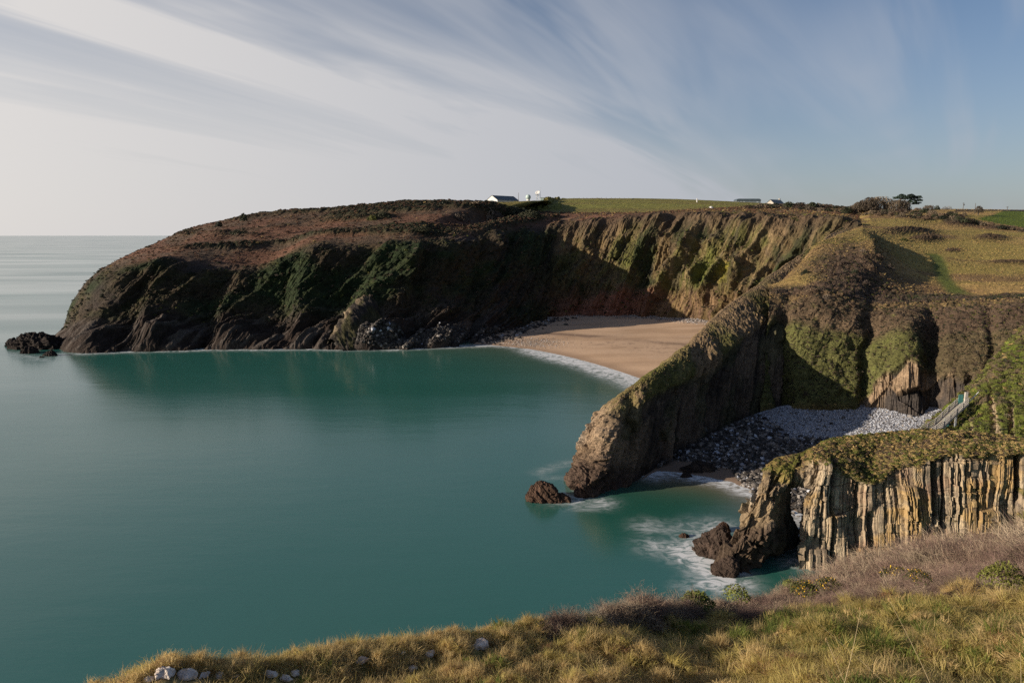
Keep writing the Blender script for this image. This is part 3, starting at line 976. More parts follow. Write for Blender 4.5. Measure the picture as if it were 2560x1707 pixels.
for u, vc_, vv, y in ((826, 441, 463, 1.6), (845, 436.5, 470, 1.8), (870, 433.5, 480, 2.0), (897, 431.5, 466, 2.2), (930, 430.5, 458, 2.0), (958, 431.5, 453, 1.6), (992, 435, 452, 1.6), (1024, 440, 451, 0.6), (1070, 444, 455, -1), (1130, 450, 462, -3)):
    y1 = yf0 + y
    zt = P(u, vv, y=y1 + 1.3)[2]
    wall.append([PX(u - 1, y1, -2), PX(u - 1, y1 + 0.2, 1.5), PX(u, y1 + 0.4, zt * 0.32), PX(u, y1 + 0.7, zt * 0.6), PX(u, y1 + 1.0, zt * 0.84), P(u, vv, y=y1 + 1.3), P(u, vc_, y=y1 + 8.5)])
ncW = [14, 24, 30, 14, 12, 26, 34, 44, 48, 58, 50, 60, 54, 36, 30]
nrW = [6, 34, 38, 38, 34, 40]
GW, rW, cW = loft(wall, nrW, ncW)
uW, vW = proj(GW)
sW = arclen(GW, 1)[100][None] + 0 * cW
tW = arclen(GW, 0)
nW = normals(GW)
nW *= np.sign((nW * np.array([-0.3, -1, 0.2])).sum(-1, keepdims=True) + 1e-9)
n1 = fbm(sW * 0.25, tW * 0.25, 81, 4)
n2 = fbm(sW * 1.6, tW * 1.6, 82, 4)
top = sstep(rW, 4.75, 5.35)
top = np.clip(np.maximum(top, sstep(rW + 1.3 * (n1 - 0.5), 4.8, 5.0) * (cW > 5)), 0, 1)
rockm = 1 - top
# bed coordinate: nearly upright sheets, bent over near the top
bend = np.sin(sW * 0.23 + 0.8) * 0.9 * sstep(tW, 10, 17)
lg = np.floor(sW / 4.2 + 0.6 * _h(np.floor(sW / 4.2).astype(int), 14, 4)).astype(int)
lean = 0.02 + 0.05 * np.sin(sW * 0.17 + 1.0) + 0.13 * (_h(lg, 6, 6) - 0.5)
bc = sW + lean * tW + bend + 0.35 * (fbm(sW * 0.3, tW * 0.25, 83, 3) - 0.5)
wid = np.where(rng.random(500) < 0.6, rng.uniform(0.10, 0.28, 500), rng.uniform(0.3, 1.05, 500))
edges = np.cumsum(wid) - 5
bi = np.searchsorted(edges, bc)
brk = 0.7 + 3.2 * _h(bi, 5, 17) ** 1.5
cell = np.floor((tW + 7 * _h(bi, 9, 23)) / brk).astype(int)
off = _h(bi, 1, 2) * 0.55 + _h(bi, cell, 31) * 0.45
group_i = np.floor(bc / 2.6 + 0.5 * _h(np.floor(bc / 2.6).astype(int), 4, 4)).astype(int)
goff = _h(group_i, 7, 7)
gcell = _h(group_i, np.floor(tW / 4.5 + 3 * _h(group_i, 2, 3)).astype(int), 41)
gap = np.minimum(bc - edges[np.clip(bi - 1, 0, 499)], edges[np.clip(bi, 0, 499)] - bc)
flat = 0.35 + 0.65 * sstep(fbm(sW * 0.13, tW * 0.16, 93, 3), 0.42, 0.58)
jl = np.floor(tW / 1.9 + 2 * fbm(sW * 0.1, tW * 0.1, 94, 2) + 0.35 * _h(np.floor(sW / 3.1).astype(int), 8, 8))
jf = tW / 1.9 + 2 * fbm(sW * 0.1, tW * 0.1, 94, 2) - jl
joint = (1 - sstep(np.abs(jf - 0.5), 0.0, 0.05)) * (_h(np.floor(sW / 1.7).astype(int), jl.astype(int), 3) > 0.45)
dW = rockm * (-0.2 * joint - 0.16 * (1 - sstep(gap, 0.0, 0.09)) + (off - 0.5) * 0.85 * flat + (goff - 0.5) * 0.9 + (gcell - 0.5) * 0.9 + 1.4 * (n1 - 0.5))
stackm = 1 - sstep(cW, 2.6, 3.3)
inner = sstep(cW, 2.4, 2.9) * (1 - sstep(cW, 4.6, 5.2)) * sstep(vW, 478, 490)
d1, v1 = worley(sW * 0.62 + 0.4 * n1, tW * 0.30 + 0.4 * n1)
d2, v2 = worley(sW * 1.7 + n1, tW * 0.75)
dW = dW * (1 - 0.75 * stackm) * (1 - 0.6 * inner) + rockm * (1 - 0.6 * inner) * stackm * (1.5 * (v1 - 0.5) + 1.1 * (v2 - 0.5) + 0.5 * (off - 0.5) + 1.6 * (n1 - 0.5) - 0.5 * d1)
for ug, wg, va, vb2, dp in ((834, 1.7, 500, 560, 1.3), (859, 1.3, 470, 545, 1.0), (872, 3.0, 515, 545, 1.4), (822, 1.0, 487, 545, 0.7), (933, 2.6, 455, 520, 1.8), (943, 1.3, 455, 525, 1.5),
                            (915, 1.4, 500, 525, 1.0), (977, 1.3, 480, 525, 0.8), (1018, 3.0, 452, 500, 2.0), (886, 1.0, 478, 520, 0.6), (960, 1.0, 470, 520, 0.7), (1000, 1.1, 500, 530, 0.8)):
    wv = 2.0 * (fbm(vW * 0.08, 0, ug) - 0.5)
    dW -= rockm * dp * np.exp(-np.abs((uW - ug - wv) / wg) ** 3) * sstep(vW, va - 6, va + 4) * (1 - sstep(vW, vb2 - 4, vb2 + 6))
# the dark ribbed foot of the stack
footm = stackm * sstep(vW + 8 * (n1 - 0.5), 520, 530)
dW += footm * (2.6 * (ridged(sW * 0.30 + 0.10 * tW, tW * 0.03, 85, 4) - 0.55) + 0.6 * (ridged(sW * 1.5, tW * 0.12, 86, 3) - 0.5))
dW += top * (0.45 * billow(GW[..., 0], GW[..., 1] + GW[..., 2], 0.8) + 0.25 * billow(GW[..., 0], GW[..., 1] + GW[..., 2], 2.0) + 1.2 * (n1 - 0.5))
dW *= sstep(rW, 0.0, 0.4) * (1 - 0.5 * sstep(rW, 5.7, 6.0))
GW2 = GW + nW * dW[..., None]
bedc = _h(bi, 3, 3)
rk = mixc((0.37, 0.290, 0.195), (0.25, 0.195, 0.14), bedc)
rk = mixc(rk, (0.42, 0.345, 0.24), sstep(_h(bi, cell, 77), 0.6, 0.8) * 0.6)
rk = mixc(rk, (0.07, 0.055, 0.042), np.maximum((1 - sstep(gap, 0.0, 0.07)) * 0.7, joint * 0.5))
rk = mixc(rk, (0.33, 0.21, 0.075), sstep(n1, 0.54, 0.7) * 0.7)
rk = mixc(rk, (0.13, 0.105, 0.085), sstep(n2, 0.56, 0.7) * 0.6)
rk = mixc(rk, (0.21, 0.125, 0.085), sstep(fbm(sW * 0.2, tW * 0.3, 88), 0.56, 0.66) * 0.5)
stc = mixc((0.27, 0.195, 0.11), (0.13, 0.10, 0.07), v1)
stc = mixc(stc, (0.26, 0.20, 0.05), sstep(n1, 0.5, 0.62) * 0.6)
rk = mixc(rk, stc, stackm)
rk = mixc(rk, (0.42, 0.38, 0.34), stackm * np.exp(-(((uW - 749) / 6) ** 2 + ((vW - 494) / 8) ** 2)) * 0.9)
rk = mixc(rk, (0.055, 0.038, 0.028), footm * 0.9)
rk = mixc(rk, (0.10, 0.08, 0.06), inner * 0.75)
tw = mixc((0.16, 0.115, 0.042), (0.085, 0.085, 0.020), sstep(n1, 0.42, 0.58))
tw = mixc(tw, (0.12, 0.078, 0.05), sstep(fbm(sW * 0.2, tW * 0.3, 89), 0.5, 0.6) * 0.8)
tw = mixc(tw, (0.13, 0.125, 0.03), sstep(n2, 0.52, 0.7) * 0.6)
ledge = rockm * sstep(fbm(sW * 0.3, tW * 0.6, 90), 0.62, 0.68) * sstep(uW, 925, 960)
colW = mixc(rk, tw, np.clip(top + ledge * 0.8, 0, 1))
# the opening
hole_poly = np.array([(790.2, 488), (799, 485.5), (810.5, 488), (806, 496), (802.5, 506), (801.3, 520), (800.5, 545), (799.5, 566), (791, 566), (795, 547), (799.2, 531), (796, 524), (790.5, 514)])


def inside(u, v, poly):
    c = np.zeros(u.shape, bool)
    j = len(poly) - 1
    for i in range(len(poly)):
        xi, yi = poly[i]
        xj, yj = poly[j]
        hit = ((yi > v) != (yj > v)) & (u < (xj - xi) * (v - yi) / (yj - yi + 1e-12) + xi)
        c ^= hit
        j = i
    return c


u2, v2_ = proj(GW2)
back_y = yf0 + 12.5 + 1.0 * (fbm(sW * 0.4, tW * 0.4, 91) - 0.5) + 2 * top
back_y = np.maximum(back_y, GW2[..., 1] + 1.5)
kb = (back_y / GW2[..., 1])[..., None]
GWb = np.array([0, 0, CAM_H]) + (GW2 - np.array([0, 0, CAM_H])) * kb
GWb[..., 0] -= (1 - sstep(cW, 0, 2.5)) * 0.0
nr, nc = GW2.shape[:2]
uc_ = (u2[:-1, :-1] + u2[1:, 1:]) / 2
vc_ = (v2_[:-1, :-1] + v2_[1:, 1:]) / 2
hole = inside(uc_, vc_, hole_poly)
hole[:8] = False
qf = grid_quads(nr, nc)[~hole.ravel()]
qb = grid_quads(nr, nc, True)[~hole.ravel()] + nr * nc
V = [GW2.reshape(-1, 3), GWb.reshape(-1, 3)]
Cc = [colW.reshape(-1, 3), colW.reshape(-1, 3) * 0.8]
Q = [qf, qb]
# lining of the opening and the rim round the slab
edges_l = []
ii = np.arange(nr * nc).reshape(nr, nc)
hp = np.pad(hole, 1)
for a in range(nr - 1):
    for b in range(nc - 1):
        if hole[a, b]:
            if not hp[a, b + 1]:
                edges_l.append((ii[a, b], ii[a, b + 1]))
            if not hp[a + 2, b + 1]:
                edges_l.append((ii[a + 1, b + 1], ii[a + 1, b]))
            if not hp[a + 1, b]:
                edges_l.append((ii[a + 1, b], ii[a, b]))
            if not hp[a + 1, b + 2]:
                edges_l.append((ii[a, b + 1], ii[a + 1, b + 1]))
K = 6
fl = GW2.reshape(-1, 3)
bl = GWb.reshape(-1, 3)
ids = sorted({i for e in edges_l for i in e})
mp_ = {}
cnt = 2 * nr * nc
extra = []
for i in ids:
    chain = [i]
    for k in range(1, K):
        p = fl[i] * (1 - k / K) + bl[i] * (k / K)
        extra.append(p)
        chain.append(cnt)
        cnt += 1
    chain.append(i + nr * nc)
    mp_[i] = chain
extra = np.array(extra)
extra = extra + 0.5 * (np.stack([fbm(extra[:, 0] * 0.9, extra[:, 1] * 0.9, extra[:, 2] * 0.9 + s_, 3) for s_ in (0, 30, 60)], -1) - 0.5)
ql = []
for a, b in edges_l:
    for k in range(K):
        ql.append((mp_[a][k], mp_[a][k + 1], mp_[b][k + 1], mp_[b][k]))
rim_ids = np.concatenate([ii[:, 0], ii[-1, 1:], ii[::-1, -1][1:]])
qr = np.stack([rim_ids[:-1], rim_ids[1:], rim_ids[1:] + nr * nc, rim_ids[:-1] + nr * nc], -1)
V.append(extra)
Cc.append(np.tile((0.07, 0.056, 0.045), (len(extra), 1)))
Q += [np.array(ql), qr]
M_wall = mat_terrain("upright_beds", (0.5, 2.5, 9.0), (0.15, 0.25, 0.35), 0.7, 0.25, stretch=(1.6, 1.6, 0.35), bscale=3.0)
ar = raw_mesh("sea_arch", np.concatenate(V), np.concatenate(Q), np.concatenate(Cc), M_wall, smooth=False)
tag(ar, "near wall of upright tan rock beds with turf top and narrow arch at its end", "sea arch")
GRID_W, TOP_W = GW2, top

# ---------------------------------------------------------------- the green bluff by the steps
bl_cols = [
    (926, [(445, 112), (440, 115), (434.5, 118)]), (946, [(446, 111), (434, 115), (420, 120)]), (961, [(447, 110), (430, 115), (405, 122)]),
    (976, [(447, 109), (425, 115), (392, 124)]), (991, [(448, 108), (420, 114), (374, 125)]), (1010, [(448, 107), (410, 114), (352, 127)]),
    (1030, [(448, 106), (400, 114), (330, 129)]), (1070, [(448, 105), (390, 114), (305, 132)]), (1150, [(448, 102), (380, 112), (280, 134)])]
ctrlB = []
for u, r in bl_cols:
    pts = [P(u, v, y=y) for v, y in r]
    b = pts[0].copy()
    b[2] = -3
    b[1] -= 3
    m = (pts[2] + np.array([0.5, 3.0, -0.4]))
    bk = pts[2] + np.array([1.5, 9.0, 0])
    bk[2] = max(pts[2][2] * 0.35, 2)
    bk2 = pts[2] + np.array([2, 13.0, 0])
    bk2[2] = 0
    ctrlB.append([b] + pts + [m, bk, bk2])
GB, rBf, cBf = loft(ctrlB, [10, 40, 50, 10, 14, 8], [20, 22, 22, 24, 26, 28, 30, 24])
uB, vB = proj(GB)
nB = normals(GB)
nB *= np.sign((nB * np.array([-0.3, -1, 0.5])).sum(-1, keepdims=True) + 1e-9)
sB, tB = arclen(GB, 1)[30][None] + 0 * cBf, arclen(GB, 0)
n1 = fbm(sB * 0.3, tB * 0.3, 95, 4)
n2 = fbm(sB * 1.3, tB * 1.3, 96, 4)
fB = 1 - sstep(rBf, 2.8, 3.3)
dB = fB * (1.6 * (n1 - 0.5) + 1.6 * (ridged(sB * 0.22, tB * 0.05, 97, 3) - 0.5))
pale1 = np.exp(-((uB - 993 - 0.10 * (vB - 400)) / np.interp(vB, [385, 400, 445], [0.5, 2.0, 6.5])) ** 4) * sstep(vB, 375, 395)
pale1 += np.exp(-((uB - 1012) / 3.0) ** 4) * sstep(vB, 395, 410)
pale1 += np.exp(-((uB - 972) / 2.2) ** 4) * sstep(vB, 425, 432) * 0.8
pale1 = np.clip(pale1, 0, 1)
veg = (1 - pale1) * (0.5 * billow(sB, tB, 0.7) + 0.35 * billow(sB, tB, 1.6))
dB += veg - pale1 * 0.8 * (ridged(sB * 1.2, tB * 0.1, 98, 3))
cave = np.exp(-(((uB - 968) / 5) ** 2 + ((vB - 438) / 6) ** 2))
dB -= cave * 2.2
GB2 = GB + nB * dB[..., None]
cB2 = mixc((0.072, 0.082, 0.020), (0.10, 0.075, 0.045), sstep(n1 + 0.003 * (410 - vB), 0.5, 0.62))
cB2 = mixc(cB2, (0.12, 0.155, 0.020), sstep(n2, 0.5, 0.7) * 0.65)
cB2 = mixc(cB2, mixc((0.36, 0.28, 0.18), (0.24, 0.19, 0.13), n2), pale1)
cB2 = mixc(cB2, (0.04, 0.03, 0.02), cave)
tag(grid_mesh("green_bluff", GB2, cB2, M_near, smooth=False), "steep bright green bluff with pale bare rock strips rising behind the arch wall", "cliff")
GRID_B = GB2

# ---------------------------------------------------------------- rocks standing in the sea
M_rock = mat_terrain("sea_rock", (0.6, 2.0, 7.0), (0.2, 0.3, 0.35), 0.9, 0.35, bscale=2.5, rough=0.8)


def sea_rock(u, v, w, h, d, seed, label, name="sea_rock", tilt=0.5, col=(0.075, 0.045, 0.032), group=None, mat=None, skew=0.0, n=(56, 84), z0=0.0, amp=1.0):
    """a craggy rock about w wide, h high, d deep, its waterline centre seen at (u, v)"""
    c = P(u, v, z=z0)
    a = np.linspace(0, 2 * math.pi, n[1])[None]
    t = np.linspace(0, 1, n[0])[:, None]
    rad = (1 - t ** 2.2) ** 0.5
    lob = 1 + 0.35 * (fbm(np.cos(a) * 1.3 + seed * 3, np.sin(a) * 1.3, seed, 3) - 0.5) * 2
    X = np.cos(a) * rad * lob * w / 2
    Y = np.sin(a) * rad * lob * d / 2
    Z = (t ** 0.9 + 0 * a) * h * (0.75 + 0.6 * (fbm(X * 2.2 / w + seed, Y * 2.2 / d, seed + 5, 3) - 0.25))
    Zb = Z - 0.9 * (1 - t) - 0.3
    q = np.stack([X, Y, Zb], -1)
    q[..., 0] += skew * Z
    s = (X * math.cos(tilt) + Z * math.sin(tilt))
    fr = 3.2 / w ** 0.6
    disp = (ridged(s * fr, Y * fr * 0.35, seed, 5, 0.68) - 0.5) * 0.42 * (w * h) ** 0.5 * amp + (ridged(X * fr * 2, Y * fr * 2, Z * fr * 2 + seed, 3) - 0.5) * 0.12 * w * amp
    nn = np.stack([X / w, Y / d, 0.25 + Z / h * 0.6], -1)
    nn /= np.linalg.norm(nn, axis=-1, keepdims=True)
    q = q + nn * disp[..., None]
    q[:, -1] = q[:, 0]
    n2 = fbm(X * 0.8, Y * 0.8, Z * 0.8 + seed, 3)
    cc = mixc(np.array(col), np.array(col) * 0.55, n2)
    cc = mixc(cc, np.array(col) * 1.9, sstep(n2, 0.55, 0.7) * 0.5)
    o = grid_mesh(name, q, cc, mat or M_rock, smooth=False, flip=False)
    o.location = Vector(c.tolist())
    if label:
        tag(o, label, "rock", group)
    return o


sea_rock(543, 498.5, 5.6, 3.0, 3.8, 4, "brown craggy sea rock off the fin's nose, the taller left hump", tilt=0.9)
sea_rock(561, 499.5, 4.2, 1.7, 2.6, 9, "low brown rock ridge trailing from the craggy hump towards the fin", tilt=0.3, skew=-0.5)
sea_rock(712, 551, 5.2, 3.4, 4.2, 12, "ribbed brown rock slab in white surf beside the arch's stack", col=(0.055, 0.038, 0.030), tilt=0.75, skew=0.4)
sea_rock(723, 530, 2.0, 1.6, 1.6, 15, "small blocky rock in surf just behind the ribbed slab", tilt=0.2)
sea_rock(684, 536, 2.0, 0.7, 1.4, 18, "small low rock awash in the surf farthest from the arch", tilt=0.2)
sea_rock(724, 572, 3.2, 3.0, 3.0, 21, "pointed brown rock at the seaward foot of the arch's stack", col=(0.055, 0.038, 0.030), tilt=1.2, skew=0.3)
sea_rock(716, 569, 0.9, 0.35, 0.6, 23, "tiny dark rock in foam at the foot of the stack", tilt=0.2)
sea_rock(584, 494, 3.4, 2.2, 3.0, 25, "brown rock knob at the waterline of the fin's nose", tilt=0.8)
sea_rock(700, 470, 7.0, 1.6, 3.4, 27, "dark slanting rock slab where foam runs up into the cove", tilt=0.3, skew=-0.4, col=(0.045, 0.035, 0.03))
sea_rock(686, 476, 2.4, 1.0, 1.4, 28, "small dark rock at the wet foot of the slanting slab in the cove", tilt=0.3, col=(0.045, 0.035, 0.03))
sea_rock(38, 347, 21, 4.6, 9, 31, "large dark rock with a sloping crest off the headland's point", tilt=0.6, col=(0.030, 0.022, 0.020))
sea_rock(16, 345, 9, 2.6, 5, 33, "low dark rock with a small spike, outermost off the headland", tilt=0.5, col=(0.030, 0.022, 0.020))
sea_rock(29, 352.5, 6.0, 2.6, 4, 35, "dark pyramid rock in front of the large rock off the point", tilt=0.4, col=(0.030, 0.022, 0.020))
sea_rock(61, 347.5, 3.2, 1.7, 2.4, 37, "small squarish dark rock in the channel beside the point", tilt=0.1, col=(0.030, 0.022, 0.020))
sea_rock(51, 355, 5.5, 1.8, 3, 39, "flat dark rock lying nearest the camera off the point", tilt=0.2, col=(0.030, 0.022, 0.020))
sea_rock(42, 357, 2.5, 0.7, 2, 41, "tiny dark rock awash left of the flat rock off the point", tilt=0.2, col=(0.030, 0.022, 0.020))

# ---------------------------------------------------------------- water
def seg_dist(X, Y, pts):
    best = np.full(X.shape, 1e9)
    for (x0, y0), (x1, y1) in zip(pts[:-1], pts[1:]):
        dx, dy = x1 - x0, y1 - y0
        t = np.clip(((X - x0) * dx + (Y - y0) * dy) / (dx * dx + dy * dy + 1e-9), 0, 1)
        best = np.minimum(best, np.hypot(X - x0 - t * dx, Y - y0 - t * dy))
    return best


az = np.concatenate([np.radians(np.linspace(-180, -47, 14, endpoint=False)), np.radians(np.linspace(-47, 47, 420)), np.radians(np.linspace(47, 180, 15)[1:])])
dep = np.concatenate([np.radians(np.array([60, 50, 44])), np.radians(np.linspace(42, 1.0, 330)), np.radians(np.array([0.8, 0.6, 0.4, 0.25, 0.12, 0.06]))])
R_ = CAM_H / np.tan(dep)
WX = np.sin(az)[None] * R_[:, None]
WY = np.cos(az)[None] * R_[:, None]
wxy = lambda pts: [tuple(P(u, v, z=0)[:2]) for u, v in pts]
foam = np.zeros_like(WX)
warp = 2.0 * (fbm(WX * 0.15, WY * 0.15, 5, 3) - 0.5)


def add_foam(pts, w, k, power=2.0):
    global foam
    d = seg_dist(WX + warp, WY + warp, wxy(pts))
    foam = np.maximum(foam, k * np.exp(-(d / w) ** power))


add_foam([(486, 344.5), (520, 347.5), (545, 350.5)], 4.0, 0.9)
add_foam([(540, 350.5), (566, 357.5), (600, 366), (640, 380), (664, 391)], 8.5, 1.5, 2.5)
for a in A_water[1:]:
    pass
add_foam([(c[0][0], c[0][1] + 0.9) for c in A_water[1:]] + [(488, 345)], 4.0, 1.05)
add_foam([(8, 352), (22, 355), (45, 359), (62, 354), (76, 352)], 4.5, 0.45)
add_foam([(540, 472), (560, 464), (572, 462)], 1.6, 0.40)
add_foam([(546, 478), (560, 477), (572, 480)], 1.4, 0.30)
add_foam([(572, 481), (582, 492)], 1.5, 0.6)
add_foam([(562, 498), (580, 500), (600, 503)], 2.6, 0.75)
add_foam([(578, 508), (606, 507)], 1.7, 0.5)
add_foam([(652, 473), (672, 470), (697, 476), (722, 481), (745, 489), (766, 497), (800, 512)], 3.6, 1.3, 2.5)
add_foam([(664, 466), (684, 462), (700, 468)], 3.0, 1.1)
add_foam([(690, 552), (705, 560), (716, 571), (722, 580)], 4.0, 1.3, 2.5)
add_foam([(660, 545), (690, 545), (705, 537), (720, 525)], 3.2, 0.75)
add_foam([(650, 525), (680, 528), (700, 524)], 3.0, 0.5)
add_foam([(690, 585), (705, 588), (722, 584)], 2.0, 0.5)
add_foam([(796, 500), (800, 520), (800, 560)], 3.0, 0.8)
sh = np.exp(-(seg_dist(WX, WY, wxy(SHORE_A)) / 26.0) ** 1.5)
cv = np.exp(-(seg_dist(WX, WY, wxy([(664, 474), (700, 478), (730, 484), (760, 494), (800, 515)])) / 7.5) ** 1.8)
grn = np.exp(-(seg_dist(WX, WY, wxy([(640, 505), (700, 505), (735, 512)])) / 14.0) ** 2)
deepc = np.array((0.025, 0.114, 0.094))
wc = mixc(deepc * np.ones(WX.shape + (3,)), (0.012, 0.080, 0.055), grn * 0.8)
wc = mixc(wc, (0.10, 0.125, 0.085), sh * 0.75)
wc = mixc(wc, (0.17, 0.125, 0.07), cv * 0.85)
lg = fbm(WX * 0.006, WY * 0.006, 3, 3)[..., None]
wc = wc * (0.85 + 0.3 * lg)
Vw = np.stack([WX, WY, 0 * WX], -1)
nrw, ncw = WX.shape
water = raw_mesh("sea", Vw.reshape(-1, 3), grid_quads(nrw, ncw, True), wc.reshape(-1, 3), None, True, {"foam": foam})
m, nt, b = mat_new("sea_water")
L = nt.links.new
at = N(nt, "ShaderNodeAttribute", attribute_name="tint")
fo = N(nt, "ShaderNodeAttribute", attribute_name="foam")
geo = N(nt, "ShaderNodeNewGeometry")


def wnoise(scale, detail=5, stretch=(1, 1, 1), rough=0.6, dist=0.0):
    mm = N(nt, "ShaderNodeVectorMath", operation="MULTIPLY")
    mm.inputs[1].default_value = stretch
    L(geo.outputs["Position"], mm.inputs[0])
    n = N(nt, "ShaderNodeTexNoise")
    n.inputs["Scale"].default_value = scale
    n.inputs["Detail"].default_value = detail
    n.inputs["Roughness"].default_value = rough
    n.inputs["Distortion"].default_value = dist
    L(mm.outputs[0], n.inputs["Vector"])
    return n.outputs["Fac"]


nz = wnoise(0.35, 6, (1, 1.6, 1), 0.62, 1.6)
mr = N(nt, "ShaderNodeMapRange", interpolation_type="SMOOTHSTEP")
mr.inputs["From Min"].default_value = 0.34
mr.inputs["From Max"].default_value = 0.68
mr.inputs["To Min"].default_value = 0.25
mr.inputs["To Max"].default_value = 1.25
L(nz, mr.inputs["Value"])
fm = N(nt, "ShaderNodeMath", operation="MULTIPLY", use_clamp=True)
L(fo.outputs["Fac"], fm.inputs[0])
L(mr.outputs[0], fm.inputs[1])
fp = N(nt, "ShaderNodeMath", operation="POWER")
L(fm.outputs[0], fp.inputs[0])
fp.inputs[1].default_value = 1.25
mx = N(nt, "ShaderNodeMix", data_type="RGBA")
L(fp.outputs[0], mx.inputs[0])
L(at.outputs["Color"], mx.inputs[6])
mx.inputs[7].default_value = (0.62, 0.64, 0.66, 1)
L(mx.outputs[2], b.inputs["Base Color"])
rr = N(nt, "ShaderNodeMath", operation="MULTIPLY_ADD")
L(fp.outputs[0], rr.inputs[0])
rr.inputs[1].default_value = 0.5
rs = N(nt, "ShaderNodeMapRange")
rs.inputs["From Min"].default_value = 0.35
rs.inputs["From Max"].default_value = 0.65
rs.inputs["To Min"].default_value = 0.12
rs.inputs["To Max"].default_value = 0.23
L(wnoise(0.012, 4, (0.25, 1.0, 1), 0.55, 0.6), rs.inputs["Value"])
L(rs.outputs[0], rr.inputs[2])
L(rr.outputs[0], b.inputs["Roughness"])
b.inputs["IOR"].default_value = 1.68
bp = N(nt, "ShaderNodeBump")
bp.inputs["Strength"].default_value = 0.10
bp.inputs["Distance"].default_value = 0.6
L(wnoise(0.10, 5, (0.5, 1.4, 1), 0.6), bp.inputs["Height"])
L(bp.outputs[0], b.inputs["Normal"])
water.data.materials.append(m)
tag(water, kind="structure")

# ---------------------------------------------------------------- the grassy headland the camera stands on
GZ = 43.35
rim_px = [(-160, 1000, 2.0), (-40, 790, 2.6), (60, 712, 3.4), (90, 692, 3.5), (130, 674, 3.5), (160, 659, 3.5), (240, 658, 3.5), (300, 653, 3.5), (345, 644, 3.6), (400, 640, 3.7), (440, 636, 3.8), (480, 630, 3.9), (530, 628, 4.1),
          (560, 622, 4.3), (600, 614, 4.6), (640, 608, 5.0), (690, 603, 5.8), (730, 594, 6.8), (760, 580, 7.8), (800, 566, 9.3), (840, 555, 11), (890, 544, 13.2), (940, 537, 15.8), (1024, 532, 20), (1150, 526, 24), (1400, 525, 28)]
rz_az, rz_dep, rz_r = [], [], []
for u, v, r in rim_px:
    p = P(u, v, y=10.0) - np.array([0, 0, CAM_H])
    rz_az.append(math.atan2(p[0], p[1]))
    rz_dep.append(-p[2] / math.hypot(p[0], p[1]))
    rz_r.append(r)
rz_az, rz_dep, rz_r = map(np.array, (rz_az, rz_dep, rz_r))
gaz = np.concatenate([np.radians(np.linspace(-180, -60, 16, endpoint=False)), np.radians(np.linspace(-60, 60, 300)), np.radians(np.linspace(60, 180, 17)[1:])])


def rim_at(a):
    a = np.clip(a, rz_az[0], rz_az[-1])
    return np.interp(a, rz_az, rz_r), np.interp(a, rz_az, rz_dep)


def ground_z(a, r):
    rr, dp = rim_at(a)
    wob = 1 + 0.04 * (vn(a * 30, 0, 3) - 0.5)
    zr = CAM_H - rr * dp - 0.215 * (1 - sstep(np.degrees(a), -2, 12)) - (0.055 + 0.022 * sstep(np.degrees(a), 14, 26)) * rr * sstep(np.degrees(a), -2, 14)
    k = np.minimum(r / rr, 1.0)
    z = GZ + (zr - GZ) * k ** (1.05 + 0.4 * sstep(np.degrees(a), 0, 15))
    z = z + 0.0
    x, y = np.sin(a) * r, np.cos(a) * r
    z = z + 0.35 * sstep(np.degrees(a), 12, 30) * sstep(r / rr, 0.6, 0.8) * (1 - sstep(r / rr, 0.95, 1.1)) * (billow(x + 3, y, 0.45) - 0.45)
    near = 1 - sstep(r / rr, 1.0, 1.3)
    z = z + near * (0.12 * (fbm(x * 0.9, y * 0.9, 3, 4) - 0.5) + (0.08 + 0.12 * sstep(np.degrees(a), -10, 10)) * (billow(x, y, 1.7) - 0.4)) * sstep(r, 0.8, 2.0)
    over = np.maximum(r - rr, 0)
    z = z - over * 0.85 * sstep(over, 0, 1.0 + 0.04 * rr) - 0.004 * over ** 2
    return np.maximum(z, -3)


kk_ = np.concatenate([np.linspace(0.0, 1.0, 150) ** 1.0, 1 + np.linspace(0.01, 0.25, 24), 1.25 + np.linspace(0.03, 1, 14)])
rr_g, _ = rim_at(gaz)
RG = kk_[:, None] * rr_g[None]
far = np.linspace(2, 60, 12)[:, None] + 2.25 * rr_g[None]
RG = np.concatenate([RG, far], 0)
AG = gaz[None] + 0 * RG
ZG = ground_z(AG, RG)
GG = np.stack([np.sin(AG) * RG, np.cos(AG) * RG, ZG], -1)
ug, vg_ = proj(GG)
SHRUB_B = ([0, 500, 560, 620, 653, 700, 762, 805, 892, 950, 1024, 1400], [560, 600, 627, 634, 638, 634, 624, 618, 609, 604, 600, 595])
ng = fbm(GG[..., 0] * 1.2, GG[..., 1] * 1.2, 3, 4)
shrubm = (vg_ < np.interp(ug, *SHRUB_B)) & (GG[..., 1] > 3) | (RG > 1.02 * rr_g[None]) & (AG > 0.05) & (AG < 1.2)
cg = mixc((0.42, 0.32, 0.15), (0.24, 0.22, 0.08), sstep(ng, 0.42, 0.6))
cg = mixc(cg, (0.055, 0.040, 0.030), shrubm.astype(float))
M_soil = mat_terrain("turf_soil", (1.0, 5.0, 30.0), (0.2, 0.3, 0.4), 0.8, 0.05, bscale=20)
hill = grid_mesh("grassy_slope", GG, cg, M_soil, flip=True)
tag(hill, kind="structure")

# ---------------------------------------------------------------- plant pieces used by the scatters
def unlinked(name, V, Q, mats, idx=None, smooth=False, cols=None):
    o = raw_mesh(name, V, Q, cols, None, smooth)
    COL.objects.unlink(o)
    for mm in (mats if isinstance(mats, (list, tuple)) else [mats]):
        o.data.materials.append(mm)
    if idx is not None:
        o.data.polygons.foreach_set("material_index", np.asarray(idx, np.int32))
    return o


